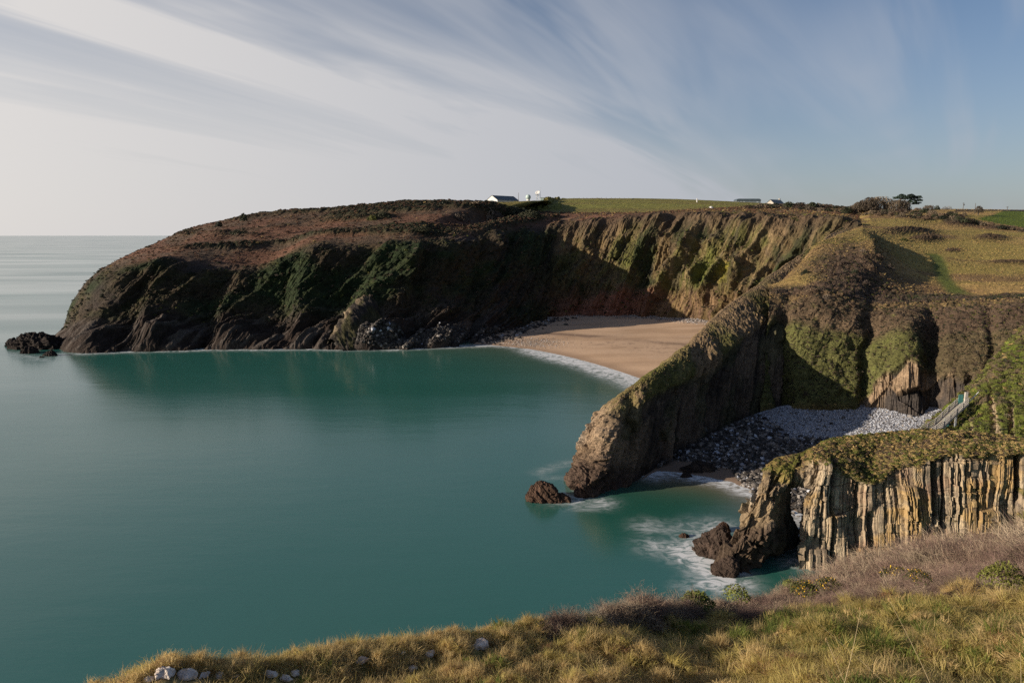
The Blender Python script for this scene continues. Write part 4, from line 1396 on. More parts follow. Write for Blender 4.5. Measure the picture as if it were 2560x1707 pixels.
def blades(n, hmin, hmax, width, spread, lean, seed, seg=3, droop=1.0):
    r = np.random.default_rng(seed)
    V, Q = [], []
    for i in range(n):
        a = r.uniform(0, 2 * math.pi)
        rad = spread * math.sqrt(r.random())
        x, y = rad * math.cos(a), rad * math.sin(a)
        h = r.uniform(hmin, hmax)
        la = a + r.normal(0, 0.7)
        l0 = r.uniform(0.1, 1.0) * lean
        w = width * r.uniform(0.6, 1.2)
        wx, wy = -math.sin(la + r.normal(0, 0.8)) * w, math.cos(la) * w
        b0 = len(V)
        px, py, pz = x, y, -0.03
        ang = 0.15 + 0.3 * l0
        for k in range(seg + 1):
            f = 1 - k / seg * 0.85
            V.append((px - wx * f / 2, py - wy * f / 2, pz))
            V.append((px + wx * f / 2, py + wy * f / 2, pz))
            st = h / seg
            px += math.cos(la) * math.sin(ang) * st
            py += math.sin(la) * math.sin(ang) * st
            pz += math.cos(ang) * st
            ang += (0.25 + 0.75 * l0) * droop * r.uniform(0.5, 1.3)
        for k in range(seg):
            q = b0 + 2 * k
            Q.append((q, q + 1, q + 3, q + 2))
    return np.array(V), np.array(Q)


def leafclump(n, seed, leaf=0.16, flat=0.7, tall=1.0):
    """small leaf faces through a cushion of radius ~1"""
    r = np.random.default_rng(seed)
    d = r.normal(size=(n, 3))
    d /= np.linalg.norm(d, axis=1, keepdims=True)
    d[:, 2] = np.abs(d[:, 2]) * 0.95 - 0.15
    rad = 0.55 + 0.45 * r.random(n) ** 0.5
    lump = 0.75 + 0.5 * vn(d[:, 0] * 2.2 + seed, d[:, 1] * 2.2, d[:, 2] * 2.2)
    c = d * (rad * lump)[:, None] * np.array([1, 1, flat * tall])
    a = r.normal(size=(n, 3))
    a /= np.linalg.norm(a, axis=1, keepdims=True)
    b = np.cross(a, d + 0.6 * r.normal(size=(n, 3)))
    b /= np.linalg.norm(b, axis=1, keepdims=True) + 1e-9
    s = leaf * r.uniform(0.5, 1.4, n)[:, None]
    V = np.stack([c - a * s - b * s * 0.6, c + a * s - b * s * 0.6, c + a * s + b * s * 0.6, c - a * s + b * s * 0.6], 1).reshape(-1, 3)
    Q = np.arange(n * 4).reshape(n, 4)
    return V, Q


def twigs(n, seed, rad=0.55, h=0.7, th=0.006, seg=5, sub=2):
    """arching bare stems with side twigs"""
    r = np.random.default_rng(seed)
    V, Q = [], []

    def strand(p, d, length, w, seg_):
        pts = [p.copy()]
        st = length / seg_
        for k in range(seg_):
            d = d + r.normal(0, 0.22, 3) + np.array([0, 0, -0.13])
            d /= np.linalg.norm(d)
            p = p + d * st
            pts.append(p.copy())
        side = np.cross(d, r.normal(size=3))
        side /= np.linalg.norm(side) + 1e-9
        b0 = len(V)
        for k, q in enumerate(pts):
            f = w * (1 - 0.75 * k / seg_)
            V.append(q - side * f)
            V.append(q + side * f)
        for k in range(seg_):
            a = b0 + 2 * k
            Q.append((a, a + 1, a + 3, a + 2))
        return pts

    for i in range(n):
        a = r.uniform(0, 2 * math.pi)
        rr = rad * math.sqrt(r.random()) * 0.8
        p = np.array([rr * math.cos(a), rr * math.sin(a), -0.05 + r.uniform(0, 0.3) * h])
        d = np.array([math.cos(a) * r.uniform(0, 0.9), math.sin(a) * r.uniform(0, 0.9), r.uniform(0.5, 1.2)])
        d /= np.linalg.norm(d)
        pts = strand(p, d, h * r.uniform(0.6, 1.15), th, seg)
        for s_ in range(sub):
            k = r.integers(1, len(pts) - 1)
            dd = r.normal(size=3)
            dd[2] = abs(dd[2]) * 0.7
            dd /= np.linalg.norm(dd)
            strand(pts[k], dd, h * r.uniform(0.2, 0.45), th * 0.7, 3)
    return np.array(V), np.array(Q)


def scatter(name, pts, sources, idx, scale, rz=None, tilt=0.12, kind="stuff", rot=None):
    """one object that carries many copies of the source meshes at its points"""
    n = len(pts)
    me = bpy.data.meshes.new(name)
    me.vertices.add(n)
    me.vertices.foreach_set("co", np.asarray(pts, np.float32).ravel())
    if rot is None:
        rot = np.stack([rng.normal(0, tilt, n), rng.normal(0, tilt, n), rng.uniform(0, 2 * math.pi, n) if rz is None else rz], -1)
    a = me.attributes.new("rot", "FLOAT_VECTOR", "POINT")
    a.data.foreach_set("vector", rot.astype(np.float32).ravel())
    scale = np.asarray(scale, np.float32)
    if scale.ndim == 1:
        scale = np.repeat(scale[:, None], 3, 1)
    a = me.attributes.new("scl", "FLOAT_VECTOR", "POINT")
    a.data.foreach_set("vector", scale.astype(np.float32).ravel())
    a = me.attributes.new("pick", "INT", "POINT")
    a.data.foreach_set("value", np.asarray(idx, np.int32))
    ob = bpy.data.objects.new(name, me)
    COL.objects.link(ob)
    ng_ = bpy.data.node_groups.new(name + "_nodes", "GeometryNodeTree")
    ng_.interface.new_socket("Geometry", in_out="INPUT", socket_type="NodeSocketGeometry")
    ng_.interface.new_socket("Geometry", in_out="OUTPUT", socket_type="NodeSocketGeometry")
    gi, go = ng_.nodes.new("NodeGroupInput"), ng_.nodes.new("NodeGroupOutput")
    iop = ng_.nodes.new("GeometryNodeInstanceOnPoints")
    g2i = ng_.nodes.new("GeometryNodeGeometryToInstance")
    for s in reversed(sources):
        oi = ng_.nodes.new("GeometryNodeObjectInfo")
        oi.inputs["Object"].default_value = s
        ng_.links.new(oi.outputs["Geometry"], g2i.inputs[0])
    iop.inputs["Pick Instance"].default_value = True
    ng_.links.new(gi.outputs[0], iop.inputs["Points"])
    ng_.links.new(g2i.outputs[0], iop.inputs["Instance"])
    for an, dt, sock in (("rot", "FLOAT_VECTOR", "Rotation"), ("scl", "FLOAT_VECTOR", "Scale"), ("pick", "INT", "Instance Index")):
        na = ng_.nodes.new("GeometryNodeInputNamedAttribute")
        na.data_type = dt
        na.inputs["Name"].default_value = an
        ng_.links.new(na.outputs[0], iop.inputs[sock])
    ng_.links.new(iop.outputs[0], go.inputs[0])
    md = ob.modifiers.new("nodes", "NODES")
    md.node_group = ng_
    ob["kind"] = kind
    return ob


def on_grid(G, n, weight, seed=1):
    """n random points on a grid surface, cell weight given per vertex"""
    r = np.random.default_rng(seed)
    a = G[:-1, :-1]
    ar_ = np.linalg.norm(np.cross(G[1:, :-1] - a, G[:-1, 1:] - a), axis=-1)
    w = ar_ * np.clip(weight[:-1, :-1], 0, None)
    w = w.ravel() / w.sum()
    k = r.choice(len(w), n, p=w)
    i, j = np.divmod(k, G.shape[1] - 1)
    s, t = r.random((2, n))
    p = (G[i, j] * ((1 - s) * (1 - t))[:, None] + G[i + 1, j] * (s * (1 - t))[:, None] + G[i, j + 1] * ((1 - s) * t)[:, None] + G[i + 1, j + 1] * (s * t)[:, None])
    return p, i, j


def M_leaf(name, c, c2, rnd=1.2, scale=2.0):
    return mat_plain(name, c, 0.7, scale=scale, rnd=rnd, col2=c2, translucent=0.6 if name.startswith("grass") else 0.0)


# far and middle distance scrub
L_ivy = M_leaf("scrub_dark_green", (0.048, 0.050, 0.028), (0.018, 0.023, 0.012))
L_heath = M_leaf("scrub_brown", (0.13, 0.088, 0.058), (0.05, 0.034, 0.026))
L_olive = M_leaf("scrub_olive", (0.12, 0.125, 0.030), (0.045, 0.050, 0.014))
L_lime = M_leaf("scrub_bright_green", (0.155, 0.165, 0.038), (0.08, 0.085, 0.024))
L_grey = M_leaf("scrub_grey_twigs", (0.15, 0.118, 0.09), (0.06, 0.046, 0.038))
L_dry = M_leaf("dry_grass", (0.42, 0.30, 0.125), (0.24, 0.17, 0.07))
L_brack = M_leaf("bracken", (0.18, 0.096, 0.060), (0.085, 0.045, 0.030))
clumps = []
for i, (mm, leaf) in enumerate(((L_ivy, .15), (L_heath, .12), (L_olive, .15), (L_lime, .14), (L_grey, .10), (L_dry, .12), (L_brack, .14))):
    V_, Q_ = leafclump(150, 100 + i, leaf)
    clumps.append(unlinked("clump", V_, Q_, mm))


def scrub(name, G, n, weight, size, picks, seed, flatten=0.7):
    p, i, j = on_grid(G, n, weight, seed)
    r = np.random.default_rng(seed + 1)
    s = size[0] * (size[1] / size[0]) ** (r.random(n) ** 1.4)
    pick = picks(i, j, r)
    return scatter(name, p, clumps, pick, np.stack([s, s, s * flatten], -1), tilt=0.25)


def choose(r, probs):
    """probs (n, k) -> index"""
    c = np.cumsum(probs, 1)
    c /= c[:, -1:]
    return (r.random(len(c))[:, None] > c).sum(1)


def picks_A(i, j, r):
    s = slope[i, j] > 0.5
    bk = back[i, j]
    isfield = fieldm[i, j] > 0.5
    pr = np.zeros((len(i), 7))
    pr[:, 0] = np.where(s, 0.12 + 2.0 * scr[i, j], 1.2 - 0.9 * bk)
    pr[:, 1] = np.where(s, 0.25, 0.45 + 0.5 * bk)
    pr[:, 2] = np.where(s, 0.0, 0.15 + 0.6 * bk)
    pr[:, 3] = np.where(s, 0.0, 0.25 * bk + 4 * lime[i, j])
    pr[:, 4] = np.where(s, 0.25, 0.1 + 0.15 * bk)
    pr[:, 5] = np.where(s, 0.1 + 0.5 * bk, 0.0)
    pr[:, 6] = np.where(s, 1.5, 0.0)
    return choose(r, pr)


wA = (slope * 0.45 * (1 + 3 * scr) + cliff * vegA * lower * (0.7 - 0.25 * back)) * (1 - sstep(rA, 5.9, 6.1)) * (1 - fieldm) * (cA > 1.2)
wA = wA * (1 - hedge) + hedge * 1.5
scrub("headland_scrub", GRID_A, 22000, wA, (0.3, 1.0), picks_A, 5, 0.8)


def picks_C(i, j, r):
    c = cl[i, j]
    th_ = thick[i, j]
    g = (1 - th_) * (1 - c)
    h = np.clip(hump[i, j] * 2, 0, 1)
    nn_ = fbm(GRID_C[i, j, 0] * 0.06, GRID_C[i, j, 2] * 0.06, 5)
    pr = np.zeros((len(i), 7))
    pr[:, 0] = 0.3 * th_ + c * 0.35
    pr[:, 1] = 0.8 * th_ + c * 0.5 + g * h * 3
    pr[:, 5] = 0

    lf = 1 - 0.85 * sstep(uC[i, j], 915, 940)
    pr[:, 2] = c * lf * sstep(nn_, 0.45, 0.6) * 1.2 + 0.15 * th_
    pr[:, 3] = c * lf * sstep(nn_, 0.52, 0.65) * 0.6
    pr[:, 4] = 0.5 * th_ + c * 0.2
    pr[:, 5] = g * 1.6 * (1 - h)
    pr[:, 6] = g * 0.10
    return choose(r, pr)


wC = (thick * 1.0 + cl * (1 - rock) * 0.9 + grassy * (0.12 + 1.5 * np.clip(hump, 0, 1))) * (1 - sstep(rC, 10, 10.6)) * (1 - path) * (1 - gfield) * (uC < 1090)
fa = 0.55 + 0.45 * (vC > 290)
scrub("cove_scrub", GRID_C, 44000, wC * (0.3 + 0.7 * (vC > 240)), (0.12, 0.40), picks_C, 6, 0.9)


def picks_F(i, j, r):
    pr = np.zeros((len(i), 7))
    pr[:, 0] = 0.25
    pr[:, 1] = 1.0
    pr[:, 2] = 0.25 + 0.4 * (uF[i, j] < 690)
    pr[:, 3] = 0.05
    pr[:, 4] = 0.3
    pr[:, 5] = 0.9
    return choose(r, pr)


scrub("fin_turf", GRID_F, 6000, vegF ** 3 * (rF < 5.5) * (rF > 2.4), (0.10, 0.34), picks_F, 7, 0.6)


def picks_W(i, j, r):
    nn_ = fbm(sW[i, j] * 0.25, tW[i, j] * 0.4, 3)
    pr = np.zeros((len(i), 7))
    pr[:, 0] = 0.07
    pr[:, 1] = 0.3 + 1.0 * sstep(nn_, 0.5, 0.62)
    pr[:, 2] = 1.0 * (1 - sstep(nn_, 0.5, 0.6))
    pr[:, 3] = 0.28
    pr[:, 4] = 0.15
    pr[:, 5] = 1.1
    return choose(r, pr)


scrub("arch_turf", GRID_W, 12000, np.clip(TOP_W + 0.35 * ledge, 0, 1) * (1 - 0.8 * (cW < 5)), (0.10, 0.34), picks_W, 8, 0.85)


def picks_B(i, j, r):
    nn_ = n1B[i, j]
    pr = np.zeros((len(i), 7))
    pr[:, 0] = 0.35
    pr[:, 1] = 0.25 + 1.2 * sstep(380 - vB[i, j], -20, 20)
    pr[:, 2] = 0.9
    pr[:, 3] = 0.7
    pr[:, 4] = 0.2
    pr[:, 5] = 0.15
    return choose(r, pr)


n1B = n1
scrub("bluff_scrub", GRID_B, 4500, (1 - pale1) * (1 - cave) * (rBf > 0.6) * (rBf < 4.2), (0.2, 0.6), picks_B, 9, 0.75)

# ---------------------------------------------------------------- stones: shingle, boulders, debris
def stone_mesh(seed, flat=0.6, mat=None, n=1):
    bm_v, bm_f = [], []
    r = np.random.default_rng(seed)
    import bmesh
    bm = bmesh.new()
    bmesh.ops.create_icosphere(bm, subdivisions=1, radius=1.0)
    V_ = np.array([v.co for v in bm.verts])
    Q_ = np.array([[v.index for v in f.verts] for f in bm.faces])
    bm.free()
    V_ = V_ * (0.72 + 0.5 * r.random((len(V_), 1))) * np.array([1, r.uniform(0.65, 0.95), flat])
    return unlinked("stone", V_, Q_, mat, smooth=False)


S_dark = mat_plain("boulder_dark", (0.06, 0.054, 0.05), 0.85, scale=1.5, rnd=1.3, col2=(0.025, 0.022, 0.021))
S_mid = mat_plain("boulder_grey", (0.22, 0.20, 0.185), 0.85, scale=1.5, rnd=1.3, col2=(0.08, 0.07, 0.065))
S_pale = mat_plain("shingle_pale", (0.44, 0.46, 0.51), 0.85, scale=1.5, rnd=1.3, col2=(0.26, 0.27, 0.31))
S_warm = mat_plain("shingle_warm", (0.36, 0.31, 0.27), 0.85, scale=1.5, rnd=1.3, col2=(0.17, 0.14, 0.12))
stones = [stone_mesh(200 + i, 0.6 + 0.1 * (i % 3), [S_dark, S_dark, S_mid, S_mid, S_pale, S_pale, S_warm, S_warm][i]) for i in range(8)]


def stones_on(name, G, n, w, size, probs, seed, sink=0.1):
    p, i, j = on_grid(G, n, w, seed)
    r = np.random.default_rng(seed + 3)
    s = size[0] * (size[1] / size[0]) ** (r.random(n) ** 2.2)
    p[:, 2] += s * 0.15 - sink * s
    pr = np.tile(np.asarray(probs, float), (n, 1)) if not callable(probs) else probs(i, j)
    return scatter(name, p, stones, choose(r, pr), s, tilt=0.3)


paleC = pale
stones_on("shingle", GCv, 22000, paleC * (rC_ > 1.5) * (rC_ < 4.9), (0.08, 0.27), [0, 0.3, 0.8, .8, 3, 3, .3, 0], 11)
darkm = (1 - 0.985 * paleC) * sstep(rC_ + 0.8 * (nc_ - 0.5) + 1.3 * sstep(uc, 722, 748), 1.9, 2.3) * (uc > 655)
stones_on("cove_boulders", GCv, 9500, darkm * (rC_ < 4.8), (0.22, 0.75), [3, 3, 1.6, 1.4, .25, .25, .1, 0], 12)
stones_on("beach_shingle", GBch, 3000, sstep(rB_, 3.5, 3.8) * (rB_ < 3.98) * (ub > 560), (0.2, 0.5), [0.5, .5, 1, 1, .4, .4, 2, 2], 13)
stones_on("gravel_patch", GBch, 1200, np.clip(gr, 0, 1) * (rB_ > 1.1) * (rB_ < 2.6), (0.12, 0.3), [0, .5, 1, 1, .4, .4, 2, 2], 14)
wdeb = sstep(rA, 0.55, 0.9) * (1 - sstep(rA, 1.2, 1.7)) * sstep(vA, 330, 336) * sstep(uA, 320, 360) * (1 - sstep(uA, 540, 560))
stones_on("foreshore_rocks", GRID_A, 3200, wdeb, (0.35, 1.3), [6, 6, .7, .6, .05, .05, 0.1, 0], 15)
wb = (rB_ > 1.0) * np.exp(-((ub - np.interp(vb, [318, 330, 344], [560, 520, 488])) / 12) ** 2) * (vb > 318)
stones_on("beach_edge_rocks", GBch, 420, wb, (0.4, 1.5), [4, 4, 1.2, 1.0, .1, .1, 0.2, 0], 16)


# bigger boulders one by one
M_b = M_rock
r_ = np.random.default_rng(77)
for k in range(46):
    u = r_.uniform(690, 850)
    v = r_.uniform(428, 474)
    if v > 436 + 0.36 * (u - 655) or (u > 760 and v < 436):
        continue
    cu = r_.uniform(0.8, 1.6)
    zf = GCv[np.unravel_index(np.argmin((uc - u) ** 2 + (vc - v) ** 2), uc.shape)][2]
    o = sea_rock(u, v, cu * 1.3, cu * 0.7, cu, 300 + k, "dark weathered boulder lying among the stones of the cove floor", name="boulder", tilt=r_.uniform(0, 1), col=(0.06, 0.053, 0.05) if k % 3 else (0.15, 0.135, 0.12), group="larger boulders on the cove floor", n=(9, 12), z0=zf, amp=0.5)
for k, (u, v) in enumerate([(455, 345), (420, 346.5), (474, 340), (496, 338), (508, 334), (395, 346), (372, 347), (520, 329), (530, 326), (348, 347)]):
    o = sea_rock(u, v, 3.4, 1.5, 2.6, 400 + k, "dark boulder at the foot of the headland beside the sandy bay", name="boulder", tilt=0.5, col=(0.032, 0.027, 0.024), group="boulders along the headland's foot", n=(10, 14), z0=0.4 if v > 343 else 1.0)

# ---------------------------------------------------------------- foreground grass, brambles, gorse and limestone
G_straw = M_leaf("grass_straw", (0.66, 0.50, 0.24), (0.48, 0.36, 0.17), scale=9)
G_gold = M_leaf("grass_gold", (0.58, 0.48, 0.17), (0.38, 0.30, 0.11), scale=9)
G_green = M_leaf("grass_green", (0.23, 0.26, 0.06), (0.13, 0.165, 0.04), scale=9)
G_red = M_leaf("grass_rust", (0.40, 0.24, 0.13), (0.26, 0.16, 0.09), scale=9)
tufts = []
for i, (mm, hm, hx, ln, wd) in enumerate(((G_straw, .10, .22, 1.5, .010), (G_straw, .14, .32, 1.4, .010), (G_gold, .10, .25, 1.4, .011), (G_green, .10, .24, 1.0, .013), (G_green, .14, .34, .9, .015), (G_red, .06, .17, 1.5, .009), (G_gold, .18, .38, 1.3, .012))):
    V_, Q_ = blades(34, hm, hx, wd, 0.085, ln, 500 + i)
    tufts.append(unlinked("tuft", V_, Q_, mm))
gw_sh = shrubm
inview = (ug > -60) & (ug < 1090) & (RG < 1.12 * rr_g[None]) & (RG > 1.3) & (GG[..., 1] > 0.8)
dens = inview * (~gw_sh) / np.maximum(RG, 2.5) ** 1.1 * (1 + 2.5 * sstep(RG / rr_g[None], 0.75, 0.97))
GRASS_P, GRASS_R, GRASS_S, GRASS_K = [], [], [], []


def grass_pick(p, wild, seed):
    un, vn_ = proj(p)
    rightn = sstep(un, 450, 900)
    g_ = fbm(p[:, 0] * 0.8, p[:, 1] * 0.8, 9, 3)
    pr = np.zeros((len(p), 7))
    pr[:, 0] = 1.5 * (1 - 0.4 * rightn)
    pr[:, 1] = 0.7
    pr[:, 2] = 1.0
    pr[:, 3] = 0.12 + (1.2 + 0.8 * rightn) * sstep(g_, 0.50, 0.64)
    pr[:, 4] = (0.1 + 1.0 * rightn) * sstep(g_, 0.52, 0.66) * wild
    pr[:, 5] = 1.3 * (1 - rightn) * sstep(1 - g_, 0.45, 0.6) + 0.25
    pr[:, 6] = (0.2 + 0.9 * rightn) * wild
    return choose(np.random.default_rng(seed), pr)


# short turf everywhere
pG, iG, jG = on_grid(GG, 20000, dens.astype(float), 21)
n = len(pG)
dist = np.hypot(pG[:, 0], pG[:, 1])
GRASS_P.append(pG)
GRASS_R.append(np.stack([rng.normal(0, .3, n), rng.normal(0, .3, n), rng.uniform(0, 6.28, n)], -1))
GRASS_S.append(rng.uniform(0.20, 0.42, n) * (1 + 0.02 * dist))
GRASS_K.append(grass_pick(pG, 0.3, 3))
# tussocks: cushions whose blades spill outwards
tp, ti, tj = on_grid(GG, 1250, dens.astype(float) ** 0.8, 22)
rt = np.random.default_rng(23)
tun, _ = proj(tp)
for c, u_ in zip(tp, tun):
    rgt = sstep(u_, 300, 900)
    R0 = rt.uniform(0.06, 0.14) * (0.75 + 0.8 * rgt)
    m_ = int(rt.integers(14, 24))
    ph_ = rt.uniform(0, 6.28, m_)
    q_ = np.sqrt(rt.random(m_))
    hgt = R0 * rt.uniform(0.45, 1.0)
    wind = rt.uniform(-0.1, 0.35)
    GRASS_P.append(np.stack([c[0] + np.cos(ph_) * q_ * R0, c[1] + np.sin(ph_) * q_ * R0, c[2] + hgt * (1 - q_ ** 2) - 0.02], -1))
    GRASS_R.append(np.stack([0 * ph_, q_ * 1.15 + wind * np.cos(ph_), ph_ + rt.normal(0, .2, m_)], -1))
    GRASS_S.append(rt.uniform(0.40, 0.64, m_) * (0.6 + R0 * 2.0) * (0.62 + 0.22 * rgt))
    k1 = grass_pick(np.repeat(c[None], 1, 0), 1.0, int(rt.integers(1e9)))[0]
    k2 = grass_pick(np.repeat(c[None], m_, 0), 1.0, int(rt.integers(1e9)))
    GRASS_K.append(np.where(rt.random(m_) < 0.6, k1, k2))
LR = [(477, 624, .26, "white limestone block standing on the skyline of the grassy edge"), (168, 654, .24, "white limestone rock at the far left brink of the grass"),
      (188, 657, .24, "pale limestone slab just right of the leftmost white brink rock"), (274, 649, .18, "brownish rock half hidden in grass on the brink"),
      (364, 658, .20, "pinkish pale rock with a shadowed face in dry grass"), (432, 656, .15, "white stone in short turf left of the centre"),
      (405, 655, .07, "little white stone, smallest in the turf by the centre"), (168, 673, .13, "pale stone low down below the brink slab"),
      (183, 674, .12, "pale stone beside the stone below the brink slab"), (207, 673, .15, "flat pale stone in the left turf"),
      (221, 676, .12, "flat whitish stone close to the bottom edge"), (239, 668, .09, "small white stone alone in straw grass"),
      (298, 669, .13, "grey white stone with a dark hollow beside it"), (288, 679, .16, "angular pale rock at the frame's bottom edge"),
      (411, 671, .12, "flat pale stone below the smallest white stone"), (145, 673, .12, "low pale stone at the left end of the grass")]
def gpoint(u, v):
    """the ground point of the near slope seen at (u, v)"""
    k = np.argmin((ug - u) ** 2 + (vg_ - v) ** 2 + 1e6 * (RG > 1.05 * rr_g[None]) + 1e6 * (GG[..., 1] < 0.5))
    return GG.reshape(-1, 3)[k].copy()


GP, GR_, GS_, GK_ = map(np.concatenate, (GRASS_P, GRASS_R, GRASS_S, GRASS_K))
clear = np.ones(len(GP), bool)
for u, v, w, lb in LR:
    q = gpoint(u, v)
    dd = np.hypot(GP[:, 0] - q[0], GP[:, 1] - q[1])
    front = (GP[:, 1] < q[1]) & (np.abs(GP[:, 0] - q[0] * GP[:, 1] / q[1]) < w * 0.22) & (dd < w * 1.2)
    clear &= (dd > w * 0.25) & ~front
scatter("grass", GP[clear], tufts, GK_[clear], GS_[clear], rot=GR_[clear])

# brambles
B_tw = [M_leaf("bramble_brown", (0.22, 0.148, 0.108), (0.11, 0.072, 0.056), scale=3), M_leaf("bramble_pale", (0.36, 0.285, 0.20), (0.20, 0.155, 0.11), scale=3), M_leaf("bramble_purple", (0.17, 0.108, 0.09), (0.085, 0.054, 0.046), scale=3)]
tw = []
for i in range(6):
    V_, Q_ = twigs(230, 600 + i, 0.6, 0.75, 0.0055 if i < 3 else 0.0045)
    tw.append(unlinked("bramble", V_, Q_, B_tw[i % 3]))
V_, Q_ = leafclump(260, 650, 0.035, 0.8)
tw.append(unlinked("ivy_tuft", V_ * 0.5, Q_, M_leaf("bramble_leaf", (0.10, 0.12, 0.025), (0.03, 0.045, 0.012))))
wS = (gw_sh & (ug > 535) & (ug < 1100) & (RG < 1.08 * rr_g[None]) & (GG[..., 1] > 3)).astype(float) / np.maximum(RG, 4) ** 1.2
pS, iS, jS = on_grid(GG, 5200, wS, 31)
dS = np.hypot(pS[:, 0], pS[:, 1])
bigS = fbm(pS[:, 0] * 0.35, pS[:, 1] * 0.35, 4, 3)
prS = np.zeros((len(pS), 7))
prS[:, 0:3] = [1.0, 0.5, 0.9]
prS[:, 3:6] = [1.0, 0.5, 0.9]
prS[:, 1] += 1.8 * sstep(bigS, 0.5, 0.6)
prS[:, 4] += 1.8 * sstep(bigS, 0.5, 0.6)
prS[:, 6] = 0.10
scS = (0.75 + 0.75 * sstep(bigS, 0.40, 0.62)) * np.clip(0.031 * dS * (0.68 + 0.32 * sstep(dS, 4.5, 9)), 0.07, 0.9) * rng.uniform(0.75, 1.2, len(pS)) * np.where(rng.random(len(pS)) < 0.07, 1.35, 1.0)
scatter("bramble_thicket", pS, tw, choose(np.random.default_rng(5), prS), scS, tilt=0.25)


def bush(u, v, pxr, label, leafm, flower=None, name="gorse_bush", group=None, base=None, cat="bush", tall=0.8, seed=1, n=900, leaf=0.045, stems=True):
    p = gpoint(u, v + (12 if name == "evergreen_bush" else 27)) if base is None else base
    if base is None:
        p = P(u, v + pxr * 0.35, y=p[1])
    size = pxr / F_PX * np.hypot(p[0], p[1])
    e = bpy.data.objects.new(name, None)
    COL.objects.link(e)
    e.location = p.tolist()
    tag(e, label, cat, group)
    V_, Q_ = leafclump(n, seed, leaf, tall)
    raw_mesh("foliage", V_ * size * np.array([1, 0.8, 1]), Q_, None, leafm, False, parent=e)
    V2, Q2 = twigs(40, seed + 1, 0.5, 0.9, 0.012, 4, 1)
    if stems:
        raw_mesh("stems", V2 * size, Q2, None, B_tw[0], False, parent=e)
    if flower:
        r = np.random.default_rng(seed + 2)
        V3, Q3 = leafclump(int(n * 0.35), seed + 3, 0.030, tall)
        V3 = V3 * 1.05
        c = V3.reshape(-1, 4, 3).mean(1)
        keep = (c[:, 2] > 0.12) & (fbm(c[:, 0] * 2, c[:, 1] * 2, c[:, 2] * 2, 2) > 0.48)
        V3 = V3.reshape(-1, 4, 3)[keep].reshape(-1, 3)
        raw_mesh("flowers", V3 * size, np.arange(len(V3)).reshape(-1, 4), None, flower, False, parent=e)["kind"] = "stuff"
    return e


L_gorse = M_leaf("gorse_leaf", (0.11, 0.115, 0.022), (0.04, 0.045, 0.012), scale=6)
L_glossy = M_leaf("glossy_leaf", (0.15, 0.17, 0.04), (0.045, 0.06, 0.015), scale=6)
L_flower = M_leaf("gorse_flower", (0.75, 0.50, 0.03), (0.55, 0.33, 0.02), scale=6)
bush(540, 621, 7, "small yellow cushion of gorse on the slope's edge above the sea", L_gorse, L_flower, seed=701, n=420)
bush(806, 586, 16, "dark green gorse with yellow flowers where grass meets brambles", L_gorse, L_flower, seed=711, n=900)
bush(829, 581, 13, "gorse covered in yellow flowers beside the dark green gorse", L_gorse, L_flower, seed=721, n=700)
bush(898, 572, 15, "low olive gorse with a few flowers at the bramble edge", L_gorse, L_flower, seed=731, n=800)
bush(918, 573, 12, "small bright gorse clump just right of the low olive gorse", L_gorse, L_flower, seed=741, n=600)
bush(1002, 570, 19, "dark green gorse among tall grass at the frame's right edge", L_gorse, None, seed=751, n=1000)
bush(697, 596, 17, "rounded glossy green bush at the brink above the sea", L_glossy, None, seed=761, n=1100, leaf=0.06, name="evergreen_bush")
bush(737, 591, 14, "leafy green bush mixed with pale stems below the arch stack", L_glossy, None, seed=771, n=900, leaf=0.05, name="evergreen_bush", tall=1.0)
bush(790, 581, 8, "small yellow green bush at the brink under the arch", L_glossy, None, seed=781, n=600, leaf=0.05, name="evergreen_bush")

# limestone showing through the turf
M_lime = mat_plain("limestone", (0.74, 0.66, 0.58), 0.85, scale=14, col2=(0.38, 0.31, 0.27), bump=0.6)


def lime_rock(u, v, w, label, seed, col=None):
    p = gpoint(u, v)
    r = np.random.default_rng(seed)
    a = np.linspace(0, 2 * math.pi, 22)[None]
    t = np.linspace(0, 1, 11)[:, None]
    rad = (1 - t ** 2.4) ** 0.5
    X = np.cos(a) * rad * w * 0.5
    Y = np.sin(a) * rad * w * 0.38
    Z = (t + 0 * a) * w * 0.24
    d = 1 + 1.3 * (ridged(X * 3.0 / w + seed, Y * 2.2 / w, Z * 2.2 / w, 3) - 0.5)
    q = np.stack([X * d, Y * d, Z * d - 0.02], -1)
    q[:, -1] = q[:, 0]
    c = np.cos(r.uniform(0, 6)), 
    o = grid_mesh("limestone_rock", q, None, M_lime, smooth=False)
    p[2] += 0.03
    o.location = p.tolist()
    o.rotation_euler = (0.15, -0.1, r.uniform(0, 6))
    tag(o, label, "rock")
    return o


for k, (u, v, w, lb) in enumerate(LR):
    lime_rock(u, v, w * 0.36, lb, 800 + k)

# tall dry stalks close to the camera
M_stalk = mat_plain("dry_stalk", (0.55, 0.43, 0.24), 0.7, scale=20)
M_head = mat_plain("seed_head", (0.42, 0.28, 0.14), 0.8, scale=20)


